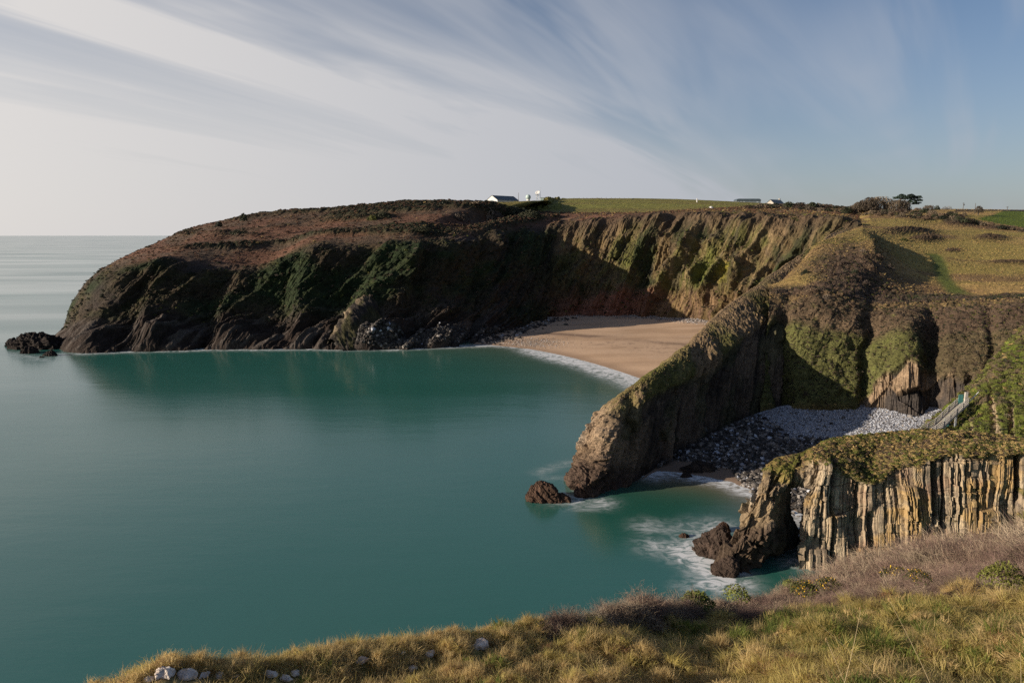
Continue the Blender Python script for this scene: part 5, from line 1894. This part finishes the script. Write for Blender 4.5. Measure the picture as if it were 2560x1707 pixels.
def stalk(u0, v0, u1, v1, y, label):
    a = P(u0, v0, y=y)
    b = P(u1, v1, y=y + 0.12)
    ga = math.atan2(a[0], a[1])
    e = bpy.data.objects.new("dry_stalk", None)
    COL.objects.link(e)
    g0 = a.copy()
    dirv = (a - b) / (abs(a[2] - b[2]) + 1e-9)
    zg = float(ground_z(np.array(ga), np.array(math.hypot(a[0], a[1]))))
    g0 = a + dirv * max(a[2] - zg, 0)
    e.location = g0.tolist()
    tag(e, label, "grass stalk", "tall dry stalks at the camera")
    V, Q = [], []
    n = 9
    for k in range(n):
        t = k / (n - 1)
        p = (b - g0) * t + np.array([0.02, 0, 0.0]) * math.sin(t * 3)
        r = 0.0021 * (1 - 0.6 * t)
        for j in range(3):
            V.append(p + r * np.array([math.cos(j * 2.1), math.sin(j * 2.1), 0]))
    for k in range(n - 1):
        for j in range(3):
            Q.append((3 * k + j, 3 * k + (j + 1) % 3, 3 * k + 3 + (j + 1) % 3, 3 * k + 3 + j))
    raw_mesh("stem", V, Q, None, M_stalk, True, parent=e)
    V2, Q2 = leafclump(30, 5, 0.22, 1.0)
    V2 = V2 * np.array([0.003, 0.003, 0.022]) + (b - g0)
    raw_mesh("seed_head", V2, Q2, None, M_head, False, parent=e)


stalk(880, 682, 808, 614, 2.5, "long dry stalk leaning left in the right half of the grass")
stalk(925, 682, 889, 600, 2.5, "thick pale stalk standing tallest near the right side")
stalk(846, 660, 860, 609, 2.8, "brown curved stalk between the two longest stalks")
stalk(841, 682, 826, 640, 2.4, "short pale stalk low beside the long leaning one")
stalk(1018, 690, 1020, 655, 2.3, "short stalk at the bottom right corner")

# ---------------------------------------------------------------- buildings, trees and small things along the skyline
def surf(G, u, v, ymin=0, ymax=1e9):
    pu, pv = proj(G)
    d = (pu - u) ** 2 + (pv - v) ** 2 + 1e6 * ((G[..., 1] < ymin) | (G[..., 1] > ymax))
    return G.reshape(-1, 3)[np.argmin(d)].copy()


def empty(name, loc, rz=0.0):
    e = bpy.data.objects.new(name, None)
    COL.objects.link(e)
    e.location = [float(c) for c in loc]
    e.rotation_euler = (0, 0, rz)
    return e


class MB:
    def __init__(self):
        self.v, self.f = [], []

    def box(self, c, s, rz=0.0, tilt=None):
        b = len(self.v)
        R = Matrix.Rotation(rz, 3, "Z")
        if tilt is not None:
            R = tilt
        for dx in (-.5, .5):
            for dy in (-.5, .5):
                for dz in (-.5, .5):
                    self.v.append(tuple(Vector(c) + R @ Vector((dx * s[0], dy * s[1], dz * s[2]))))
        for q in ((0, 1, 3, 2), (4, 6, 7, 5), (0, 4, 5, 1), (2, 3, 7, 6), (0, 2, 6, 4), (1, 5, 7, 3)):
            self.f.append([b + i for i in q])
        return self

    def bar(self, a, b, w, h=None):
        a, b = Vector(a), Vector(b)
        d = b - a
        q = d.to_track_quat("X", "Z").to_matrix()
        return self.box((a + b) / 2, (d.length, w, h or w), tilt=q)

    def poly(self, pts, faces):
        b = len(self.v)
        self.v += [tuple(p) for p in pts]
        self.f += [[b + i for i in q] for q in faces]
        return self

    def tube(self, a, b, r0, r1=None, n=8):
        a, b = Vector(a), Vector(b)
        r1 = r0 if r1 is None else r1
        q = (b - a).to_track_quat("Z", "Y").to_matrix()
        k = len(self.v)
        for p, r in ((a, r0), (b, r1)):
            for i in range(n):
                t = 2 * math.pi * i / n
                self.v.append(tuple(p + q @ Vector((r * math.cos(t), r * math.sin(t), 0))))
        for i in range(n):
            j = (i + 1) % n
            self.f.append([k + i, k + j, k + n + j, k + n + i])
        self.f.append([k + i for i in range(n)][::-1])
        self.f.append([k + n + i for i in range(n)])
        return self

    def build(self, name, mat, parent=None, smooth=False):
        me = bpy.data.meshes.new(name)
        me.from_pydata(self.v, [], self.f)
        me.materials.append(mat)
        if smooth:
            me.polygons.foreach_set("use_smooth", [True] * len(me.polygons))
        o = bpy.data.objects.new(name, me)
        COL.objects.link(o)
        if parent:
            o.parent = parent
        return o


B_white = mat_plain("white_render", (0.62, 0.61, 0.59), 0.7, scale=0.3)
B_grey = mat_plain("grey_cladding", (0.20, 0.23, 0.25), 0.6, scale=0.4)
B_slate = mat_plain("slate_roof", (0.085, 0.115, 0.14), 0.5, scale=0.3)
B_cream = mat_plain("cream_wall", (0.42, 0.39, 0.34), 0.8, scale=0.3)
B_dark = mat_plain("dark_metal", (0.03, 0.032, 0.035), 0.5)
B_glass = mat_plain("window_glass", (0.45, 0.50, 0.54), 0.15)
B_radome = mat_plain("radome_shell", (0.42, 0.52, 0.50), 0.5, scale=0.5)
B_steel = mat_plain("galvanised_steel", (0.45, 0.48, 0.50), 0.5)
B_wood = mat_plain("weathered_wood", (0.42, 0.39, 0.36), 0.85, scale=3)
B_teal = mat_plain("teal_paint", (0.06, 0.20, 0.19), 0.6)
B_post = mat_plain("post_wood", (0.10, 0.085, 0.07), 0.9)


def gabled(name, loc, rz, wdt, ln, eave, ridge, wall_m, roof_m, label, cat, over=0.4):
    """ridge runs along local +y from 0 to ln, gable wall along local x centred"""
    e = empty(name, loc, rz)
    tag(e, label, cat)
    h = wdt / 2
    w = MB()
    w.poly([(-h, 0, 0), (h, 0, 0), (h, 0, eave), (0, 0, ridge - 0.12), (-h, 0, eave), (-h, ln, 0), (h, ln, 0), (h, ln, eave), (0, ln, ridge - 0.12), (-h, ln, eave)],
           [(0, 1, 2, 3, 4), (9, 8, 7, 6, 5), (1, 6, 7, 2), (5, 0, 4, 9)])
    w.build("wall", wall_m, e)
    for s in (-1, 1):
        m_ = MB()
        t = 0.18
        k = over / h * (ridge - eave)
        a = [(0, -over, ridge), (s * (h + over), -over, eave - k), (s * (h + over), ln + over, eave - k), (0, ln + over, ridge)]
        pts = a + [(p[0], p[1], p[2] - t) for p in a]
        m_.poly(pts, [(0, 1, 2, 3), (7, 6, 5, 4), (0, 4, 5, 1), (1, 5, 6, 2), (2, 6, 7, 3), (3, 7, 4, 0)])
        m_.build("roof", roof_m, e)
    return e


YS = 655.0
p = P(492, 203.2, y=YS)
e = gabled("barn", p, math.radians(-48), 15.5, 27, 3.4, 7.6, B_white, B_slate, "large barn with white gable and blue slate roof on the skyline", "barn")
MB().box((0, -0.06, 1.6), (4.2, 0.12, 3.2)).build("door", B_grey, e)
m_ = MB().box((-2, -4.2, 1.0), (17, 7.5, 2.0))
m_.build("low_annexe", B_grey, e)
# radome
e = empty("radome", P(528.2, 199.8, y=YS + 4))
tag(e, "pale green spherical radome between the barn and the dish tower", "radome")
me = bpy.data.meshes.new("shell")
import bmesh
bm = bmesh.new()
bmesh.ops.create_uvsphere(bm, u_segments=20, v_segments=12, radius=2.5)
bmesh.ops.translate(bm, verts=bm.verts, vec=(0, 0, 2.7))
bm.to_mesh(me)
bm.free()
me.materials.append(B_radome)
me.polygons.foreach_set("use_smooth", [True] * len(me.polygons))
o = bpy.data.objects.new("shell", me)
COL.objects.link(o)
o.parent = e
MB().tube((0, 0, -0.5), (0, 0, 0.9), 1.7, 1.6, 14).build("base", B_white, e)
# dish tower
e = empty("radar_tower", P(537.6, 199.8, y=YS + 3))
tag(e, "lattice tower carrying a white tilted dish and a thin mast", "tower")
for sx in (-1, 1):
    for sy in (-1, 1):
        MB().bar((sx * 1.3, sy * 1.3, -0.5), (sx * 1.1, sy * 1.1, 4.6), 0.28).build("leg", B_steel, e)
m_ = MB()
for z0, z1 in ((0, 2.2), (2.2, 4.4)):
    for sy in (-1, 1):
        m_.bar((-1.25, sy * 1.2, z0), (1.2, sy * 1.2, z1), 0.13).bar((1.25, sy * 1.2, z0), (-1.2, sy * 1.2, z1), 0.13)
m_.build("bracing", B_steel, e)["kind"] = "stuff"
MB().box((0, 0, 4.75), (3.6, 3.6, 0.3)).build("platform", B_steel, e)
MB().tube((0, 0, 4.9), (0, 0, 6.3), 0.55, 0.4).build("pedestal", B_dark, e)
vv, ff = [], []
for i in range(6):
    for j in range(18):
        r = 2.3 * i / 5
        a = 2 * math.pi * j / 18
        vv.append((r * math.cos(a), r * math.sin(a), 0.11 * r * r))
for i in range(5):
    for j in range(18):
        ff.append([i * 18 + j, i * 18 + (j + 1) % 18, (i + 1) * 18 + (j + 1) % 18, (i + 1) * 18 + j])
m_ = MB()
R = Euler((math.radians(42), math.radians(-25), 0)).to_matrix()
m_.poly([tuple(R @ Vector(q) + Vector((0, -0.3, 6.6))) for q in vv], ff)
o = m_.build("dish", B_white, e, True)
sol = o.modifiers.new("thick", "SOLIDIFY")
sol.thickness = 0.12
m_ = MB()
for s in (-1, 1):
    m_.bar((s * 1.8, 0, 4.9), (s * 2.1, 0, 6.0), 0.16)
m_.build("railing", B_dark, e)["kind"] = "stuff"
MB().tube((2.6, 0, -0.5), (2.6, 0, 11.5), 0.17, 0.08).build("mast", B_steel, e)
e = empty("equipment_hut", P(546, 200.2, y=YS))
tag(e, "long low pale green hut beside the dish tower", "hut")
MB().box((0, 0, 1.2), (10.5, 5, 2.4)).build("wall", B_radome, e)
MB().box((0, 0, 2.5), (11, 5.4, 0.2)).build("roof", B_grey, e)
# wide grey shed
e = empty("grey_shed", P(747, 204.9, y=625))
tag(e, "long grey shed with rounded ends and small windows, alone on the green skyline", "shed")
MB().box((0, 0, 2.0), (21.5, 8, 4.0)).build("wall", B_grey, e)
m_ = MB()
prof = [(-11.2, 3.8), (-10.4, 5.0), (-9.2, 5.5), (9.2, 5.5), (10.4, 5.0), (11.2, 3.8)]
pts = [(x, -4.3, z) for x, z in prof] + [(x, 4.3, z) for x, z in prof]
m_.poly(pts, [(0, 1, 2, 3, 4, 5)[::-1], (6, 7, 8, 9, 10, 11)] + [(i, i + 1, i + 7, i + 6) for i in range(5)] + [(5, 0, 6, 11)])
m_.build("roof", B_slate, e)
for x, w_ in ((-9.2, 1.2), (-6.6, 1.9), (-4.0, 1.6), (8.0, 1.6)):
    f = MB().box((x, -4.05, 2.7), (w_, 0.1, 1.0)).build("window", B_glass, e)
e = gabled("cottage", P(770, 207.0, y=560), math.radians(-62), 8.5, 11, 3.0, 6.2, B_cream, B_slate, "cream gabled cottage half hidden behind dark bushes on the skyline", "cottage")
MB().box((-1.2, -0.05, 2.2), (0.9, 0.1, 1.0)).build("window", B_dark, e)
MB().box((0, 10.3, 6.6), (0.9, 0.9, 1.4)).build("chimney", B_cream, e)

# white stones, marker posts, poles
for u, v, lb, h, w_ in ((719, 206.5, "white marker post standing at the field's hedge", 2.6, 1.2), (697, 202.2, "white upright post alone in the green field", 3.0, 0.9)):
    q = surf(GRID_A, u, v, 380)
    MBo = MB().tube((0, 0, -0.3), (0, 0, h), w_ / 2, w_ / 2.4, 10)
    o = MBo.build("marker_post", B_white)
    o.location = q.tolist()
    tag(o, lb, "post")
o = sea_rock(711, 208, 3.6, 1.5, 2.4, 900, "low white boulder beside the field's hedge", name="boulder", z0=surf(GRID_A, 711, 208, 380)[2], mat=B_white, n=(9, 12), amp=0.4)
o.location = surf(GRID_A, 711, 208, 380).tolist()
for k, (u, v0, v1, G, ym, lb) in enumerate(((963, 208.4, 202.4, GRID_C, 380, "telegraph pole with a transformer on the right skyline"), (975, 209.0, 202.8, GRID_C, 380, "plain telegraph pole just left of the lone windswept tree"), (1007, 210.6, 206.2, GRID_C, 380, "short far pole with a crossarm near the right edge"),
                                       (418, 206, 200.5, GRID_A, 400, "thin bare pole on the headland's skyline"), (336, 211.0, 205.6, GRID_A, 380, "thin mast by a rail on the headland's skyline"), (518.5, 200.8, 192.5, GRID_A, 600, "very thin mast between barn and radome"))):
    q = surf(GRID_A if G is GRID_A else GRID_C, u, v0, ym)
    y = min(q[1] + 6, q[1] * 1.05)
    a = P(u, v0 + 0.8, y=y)
    b = P(u, v1, y=y)
    e = empty("telegraph_pole" if k < 3 else "mast", a)
    tag(e, lb, "pole")
    hh = b[2] - a[2]
    MB().tube((0, 0, 0), (0, 0, hh), 0.2, 0.13).build("pole", B_post, e)
    if k in (0, 2):
        MB().box((0, 0, hh - 0.4), (1.7, 0.18, 0.18)).build("crossarm", B_post, e)
    if k == 0:
        MB().tube((0.35, 0, hh - 2.0), (0.35, 0, hh - 1.0), 0.4, 0.4).build("transformer", B_dark, e)
    if k == 4:
        MB().box((2.2, 0, hh * 0.35), (6.5, 0.14, 0.2)).build("rail", B_post, e)
        MB().bar((5.4, 0, -0.3), (5.4, 0, hh * 0.4), 0.16).build("post", B_post, e)
rf_ = np.random.default_rng(15)
for k in range(20):
    u = 551 + k * 4.6 + rf_.uniform(-1, 1)
    if 559 < u < 569:
        continue
    q = P(u, np.interp(u, [550, 600, 640, 690], [199.6, 199.0, 199.2, 200.2]) + 0.5, y=652)
    o = MB().tube((0, 0, -0.5), (0, 0, 2.0 + rf_.uniform(-.3, .5)), 0.16, 0.13, 6).build("fence_post", B_post)
    o.location = q.tolist()
    tag(o, "thin fence post on the skyline of the green field", "fence post", "fence posts along the field's skyline")

# trees and bushes that can be told apart
def crown(name, c, size, mat, seed, n, leaf, parent, tall=0.8, shear=0.0):
    V_, Q_ = leafclump(n, seed, leaf, tall)
    V_ = V_ * np.array(size)
    V_[:, 0] += shear * V_[:, 2]
    return raw_mesh(name, V_ + np.array(c), Q_, None, mat, False, parent=parent)


def tree(u, v0, v1, wpx, y, label, mat, name="tree", seed=1, n=700, leaf=0.06, lumps=None, shear=0.35, trunk=True, cat="tree", group=None, crown_from=0.35):
    a = P(u, v0, y=y)
    px = 1.0 / F_PX * (y * CP - (a[2] - CAM_H) * SP)
    h = (v0 - v1) * px
    w_ = wpx * px
    e = empty(name, a)
    tag(e, label, cat, group)
    r = np.random.default_rng(seed)
    lumps = lumps or [(0, 1, 1)]
    if trunk:
        t = MB()
        t.tube((0, 0, -0.6), (0.1 * w_ * shear, 0, h * 0.5), 0.03 * h + 0.12, 0.02 * h + 0.06, 7)
        t.build("trunk", B_post, e, True)
        for k in range(5):
            aa = k * 1.3 + seed
            MB().tube((0.08 * w_ * shear, 0, h * (0.3 + 0.04 * k)), (0.3 * w_ * math.cos(aa) + 0.1 * w_ * shear, 0.2 * w_ * math.sin(aa), h * (0.62 + 0.05 * (k % 3))), 0.014 * h + 0.04, 0.03, 5).build("limb", B_post, e, True)
    for k, (dx, sx, sz) in enumerate(lumps):
        cw = w_ / 2 * sx
        ch = h * sz * (1 - crown_from)
        crown("crown", (dx * w_, r.uniform(-.1, .1) * w_, h * crown_from), (cw, cw * 0.8, ch / 0.85), mat, seed + k, n, leaf, e, 1.0, shear * 0.6)
    return e


L_pine = M_leaf("pine_needles", (0.022, 0.038, 0.022), (0.008, 0.015, 0.010))
L_twig = M_leaf("bare_crown", (0.13, 0.100, 0.068), (0.06, 0.047, 0.034))
L_twig2 = M_leaf("bare_crown_grey", (0.20, 0.18, 0.15), (0.10, 0.085, 0.07))
L_dk = M_leaf("dark_bush", (0.035, 0.040, 0.020), (0.014, 0.017, 0.010))
tree(870, 211, 195.6, 36, 440, "broad windswept bare tree, largest of the grey brown crowns left of the pine", L_twig, seed=1001, n=2600, leaf=0.035, lumps=[(0.12, 0.85, 1.0), (-0.18, 0.75, 0.82), (-0.38, 0.5, 0.55)], crown_from=0.15, name="bare_tree", shear=0.4)
tree(888, 211, 199.0, 12, 445, "small grey bare tree between the windswept tree and the pine", L_twig2, seed=1011, n=900, leaf=0.045, crown_from=0.1, name="bare_tree", shear=0.1)
tree(897, 211, 197.6, 24, 436, "rounded olive brown tree standing in front of the pine", L_twig, seed=1021, n=1800, leaf=0.04, lumps=[(-0.1, 0.8, 1.0), (0.2, 0.65, 0.85)], crown_from=0.1, name="bare_tree", shear=0.1)
# the pine: clumps on separate limbs
y = 455
a = P(906, 211, y=y)
e = empty("pine_tree", a)
tag(e, "dark flat topped pine leaning right above the bare trees", "tree")
pxs = 1.0 / F_PX * (y * CP - (a[2] - CAM_H) * SP)
MB().tube((0, 0, -1), (0.5, 0, 4.5), 0.45, 0.3).build("trunk", B_post, e, True)
pine = ((-10, 12.6, 4.5, 2.6), (-5.0, 14.6, 4.0, 3.2), (-2, 12.2, 5.0, 3.4), (3.5, 14.4, 4.3, 3.2), (7.5, 12.6, 4.5, 3.4), (11.0, 13.2, 3.3, 2.6), (12.0, 10.2, 3.2, 2.4), (9.5, 7.2, 3.6, 2.6), (12.6, 8.0, 2.0, 1.4), (5.0, 9.0, 4.8, 3.8))
for k, (dx, dz, sx, sz) in enumerate(pine):
    c = (dx * pxs, 0.8 * math.sin(k * 2.0), dz * pxs)
    MB().tube((0.4, 0, 3.5 + 0.1 * k), c, 0.16, 0.05, 5).build("limb", B_post, e, True)
    crown("crown", c, (sx * pxs, sx * pxs * 0.9, sz * pxs), L_pine, 1031 + k, 420, 0.10, e, 1.0)
tree(929, 211, 204.6, 14, 440, "low rounded bare tree right of the pine", L_twig, seed=1051, n=900, leaf=0.05, crown_from=0.1, name="bare_tree", shear=0.0)
tree(937, 211, 205.0, 6, 436, "small dark evergreen at the right of the low rounded tree", L_dk, seed=1061, n=500, leaf=0.08, crown_from=0.05, name="evergreen_tree", shear=0.0)
tree(947, 211, 205.4, 13, 446, "pale grey leafless tree, last before the open skyline", L_twig2, seed=1071, n=420, leaf=0.04, lumps=[(-0.25, 0.5, 0.85), (0.15, 0.6, 1.0)], crown_from=0.25, name="bare_tree", shear=0.1)
q = surf(GRID_C, 979, 215.5, 300)
tree(978, 215.8, 205.4, 8.5, q[1], "lone windswept tree in front of the green field at right", L_twig, seed=1081, n=800, leaf=0.06, crown_from=0.42, name="hawthorn_tree", shear=0.1)
for k, (u, v0, v1, w_, lb) in enumerate(((244, 219.5, 213.0, 7.0, "round dark bush standing up from the headland's skyline"), (219, 225.5, 220.6, 7, "low dark bush half sunk behind the headland's sloping skyline"), (188.5, 234.0, 231.3, 3.2, "tiny dark bush farthest down the headland's sloping skyline"),
                                   (403, 207.5, 201.8, 7.0, "round dark tree topped bush on the flat part of the headland's skyline"), (445, 205.2, 200.8, 15, "broad low dark thicket on the skyline left of the barn"), (476, 203.4, 200.9, 14, "low brown bush on the skyline just left of the barn"),
                                   (564, 200.2, 197.6, 9, "dark wide bush on the green field's skyline"), (597, 200, 198.0, 2.4, "small dark bush on the field's skyline, left one of a close pair"), (601.5, 200, 198.2, 2.2, "small dark bush on the field's skyline, right one of a close pair"),
                                   (622, 200.2, 197.9, 2.0, "tiny lone dark bush near the middle of the field's skyline"), (812, 206.5, 201.6, 10, "dark evergreen bush right of the cottage"), (818, 207, 202.4, 6, "pale bare bush leaning on the dark evergreen bush"), (809 - 20, 207, 201.4, 12, "dark domed bush in front of the cottage's roof"),
                                   (812 - 5, 208, 204.5, 10, "low brown bush under the dark evergreen"), (705, 202.8, 201.2, 11, "low dark shrub on the skyline left of the grey shed"))):
    G = GRID_A if u < 760 else GRID_C
    ym = 300 if u < 420 else 560
    yy = {0: 350, 1: 330, 2: 320}.get(k)
    if yy is None:
        yy = surf(GRID_A, u, v0, 330)[1] if u < 480 else (640 if u < 760 else 470)
    tree(u, v0, v1, w_, yy, lb, [L_dk, L_dk, L_dk, L_dk, L_dk, L_twig][k] if k < 6 else (L_twig2 if k == 11 else (L_twig if k == 13 else L_dk)), name="bush", seed=1100 + k * 7, n=420, leaf=0.11, crown_from=0.05, trunk=False, cat="bush", shear=0.0)
# the belt of scrub under the skyline, bush by bush
rb = np.random.default_rng(44)
belt_u = [745, 800, 850, 890, 930, 966, 985, 1024]
belt_lo = [207.2, 208.5, 212.5, 215.5, 218.5, 221, 224.5, 231]
belt_hi = [206.2, 204.0, 206.5, 209.0, 210.5, 214, 220.5, 228]
k = 0
for u in np.arange(748, 1030, 3.2):
    for row in range(2 if u < 968 else 1):
        uu = u + rb.uniform(-1.5, 1.5)
        lo, hi = np.interp(uu, belt_u, belt_lo), np.interp(uu, belt_u, belt_hi)
        t = rb.uniform(0.0, 0.45) + 0.5 * row
        v0 = lo + (hi - lo) * t + 1.2
        G = GRID_C if uu > 842 else GRID_A
        q = surf(G, min(max(uu, 700), 1060), v0, 280)
        hpx = rb.uniform(2.4, 4.6)
        tree(uu, v0, v0 - hpx, hpx * rb.uniform(1.8, 3.0), q[1], "bush in the brown scrub belt below the right skyline", (L_dk, L_twig, L_heath, L_twig)[rb.integers(0, 4)], name="scrub_bush", seed=1300 + k, n=300, leaf=0.09,
             crown_from=0.05, trunk=False, cat="bush", group="bushes of the scrub belt", shear=0.15)
        k += 1
# larger bushes on the headland's slope and the knoll
for k, (u, v, w_, h, mm, lb) in enumerate(((238, 232, 20, 7, L_ivy, "dark green bush patch in bracken, uppermost left on the headland slope"), (262, 240, 22, 6, L_ivy, "grey green bush patch in bracken just above the headland cliff"), (382, 214, 18, 7, L_ivy, "pair-sized dark bush under the round skyline bush"), (400, 217, 16, 7, L_grey, "grey bush in the middle of the bracken slope"),
                                   (421, 228, 18, 5, L_ivy, "dark low bush on the lower bracken slope"), (372, 217, 10, 5, L_olive, "olive bush at the left of the dark bushes in mid slope"), (458, 216, 16, 7, L_grey, "dark grey bush near the top right of the bracken"), (489, 214, 26, 13, L_grey, "large twiggy grey bush at the head of the bay's cliff"), (512, 209, 30, 8, L_ivy, "dark thicket bush beside the large twiggy grey bush"),
                                   (530, 213, 22, 8, L_ivy, "dark thicket bush at the corner of the bay's cliff"))):
    q = surf(GRID_A, u, v + h * 0.4, 270)
    tree(u, v + h * 0.5, v - h * 0.5, w_, q[1], lb, mm, name="bush", seed=1700 + k * 5, n=900, leaf=0.06, crown_from=0.02, trunk=False, cat="bush", shear=0.0, lumps=[(0, .7, 1), (-.3, .5, .7), (.28, .55, .8)])
for k, (u, v, w_, h, mm, lb) in enumerate(((866, 283, 12, 9, L_grey, "pale brown rounded bush on the knoll's right flank"), (889, 268, 10, 8, L_grey, "pale twiggy bush at the right edge of the knoll"), (848, 286, 13, 8, L_heath, "brown bush low on the knoll"), (842, 263, 13, 8, L_heath, "brown bush high on the knoll"), (862, 252, 13, 7, L_grey, "pale brown bush on the knoll's crest"),
                                   (832, 275, 12, 9, L_heath, "dark brown bush in the middle of the knoll's face"), (812, 291, 16, 9, L_heath, "brown bush where fin and knoll meet"), (878, 256, 10, 6, L_heath, "dark bush at the knoll's upper right"), (826, 298, 14, 9, L_grey, "grey brown bush above the cove's dark gully"), (850, 305, 14, 8, L_heath, "reddish brown bush above the cove's cliff"),
                                   (904, 240, 12, 5, L_olive, "small green bush in the dark hollow behind the knoll"), (870, 268, 13, 8, L_heath, "dark brown bush right of the knoll's middle"), (855, 272, 11, 8, L_ivy, "green bush in the middle of the knoll"), (806, 272, 10, 7, L_ivy, "dark green bush on the fin side of the knoll"))):
    q = surf(GRID_C, u, v, 150, 330)
    tree(u, v + h * 0.5, v - h * 0.5, w_, q[1] - 0.5, lb, mm, name="bush", seed=1800 + k * 5, n=900, leaf=0.06, crown_from=0.02, trunk=False, cat="bush", shear=0.0, lumps=[(0, .75, 1), (-.25, .5, .7), (.25, .55, .75)])

# ---------------------------------------------------------------- the steps down to the cove
stair_pts = [P(924, 434.5, y=113.5), P(939.5, 425.5, y=115), P(952.5, 413.0, y=116.5), P(964.5, 402.5, y=118)]
e = empty("beach_steps", stair_pts[0])
tag(e, "long grey wooden steps with railings running down the green bluff to the cove", "steps")
o0 = Vector(stair_pts[0].tolist())
pts = [Vector(p_.tolist()) - o0 for p_ in stair_pts]
wv_ = Vector((0.25, -1.0, 0)).normalized() * 0.85
for i in range(3):
    a, b = pts[i], pts[i + 1]
    for s in (-1, 1):
        MB().bar(a + wv_ * s, b + wv_ * s, 0.1, 0.34).build("stringer", B_wood, e)
        rl = MB()
        for hgt in (1.1, 0.75, 0.4):
            rl.bar(a + wv_ * s + Vector((0, 0, hgt)), b + wv_ * s + Vector((0, 0, hgt)), 0.07, 0.12)
        rl.build("railing", B_wood, e)["kind"] = "stuff"
        for t in (0.02, 0.5, 0.98):
            c = a.lerp(b, t) + wv_ * s
            MB().bar(c - Vector((0, 0, 0.3)), c + Vector((0, 0, 1.2)), 0.12).build("post", B_wood, e)
    tr = MB()
    n = max(int((b - a).length / 0.3), 4)
    for j in range(n):
        c = a.lerp(b, (j + 0.5) / n)
        tr.box(c + Vector((0, 0, 0.14)), (0.30, 1.7, 0.05), rz=0.24)
    o = tr.build("treads", B_wood, e)
    o["kind"] = "stuff"
MB().bar(pts[2] + Vector((0.2, -0.7, -0.3)), pts[2] + Vector((0.2, -0.7, -4.0)), 0.25).build("support_post", B_steel, e)
MB().box(pts[2] + Vector((-0.5, 0.4, -2.4)), (1.1, 0.12, 3.4)).build("support_panel", B_teal, e)
MB().box(pts[3] + Vector((0.1, -0.1, 0.9)), (0.5, 0.3, 2.2)).build("gate_post", B_wood, e)
MB().box(pts[3] + Vector((-0.6, 0.2, 0.6)), (0.8, 0.1, 1.8)).build("gate_panel", B_teal, e)
MB().bar(pts[3] + Vector((0.9, 0, 0.3)), pts[3] + Vector((2.6, 0.4, 1.9)), 0.1, 0.14).build("handrail", B_white, e)
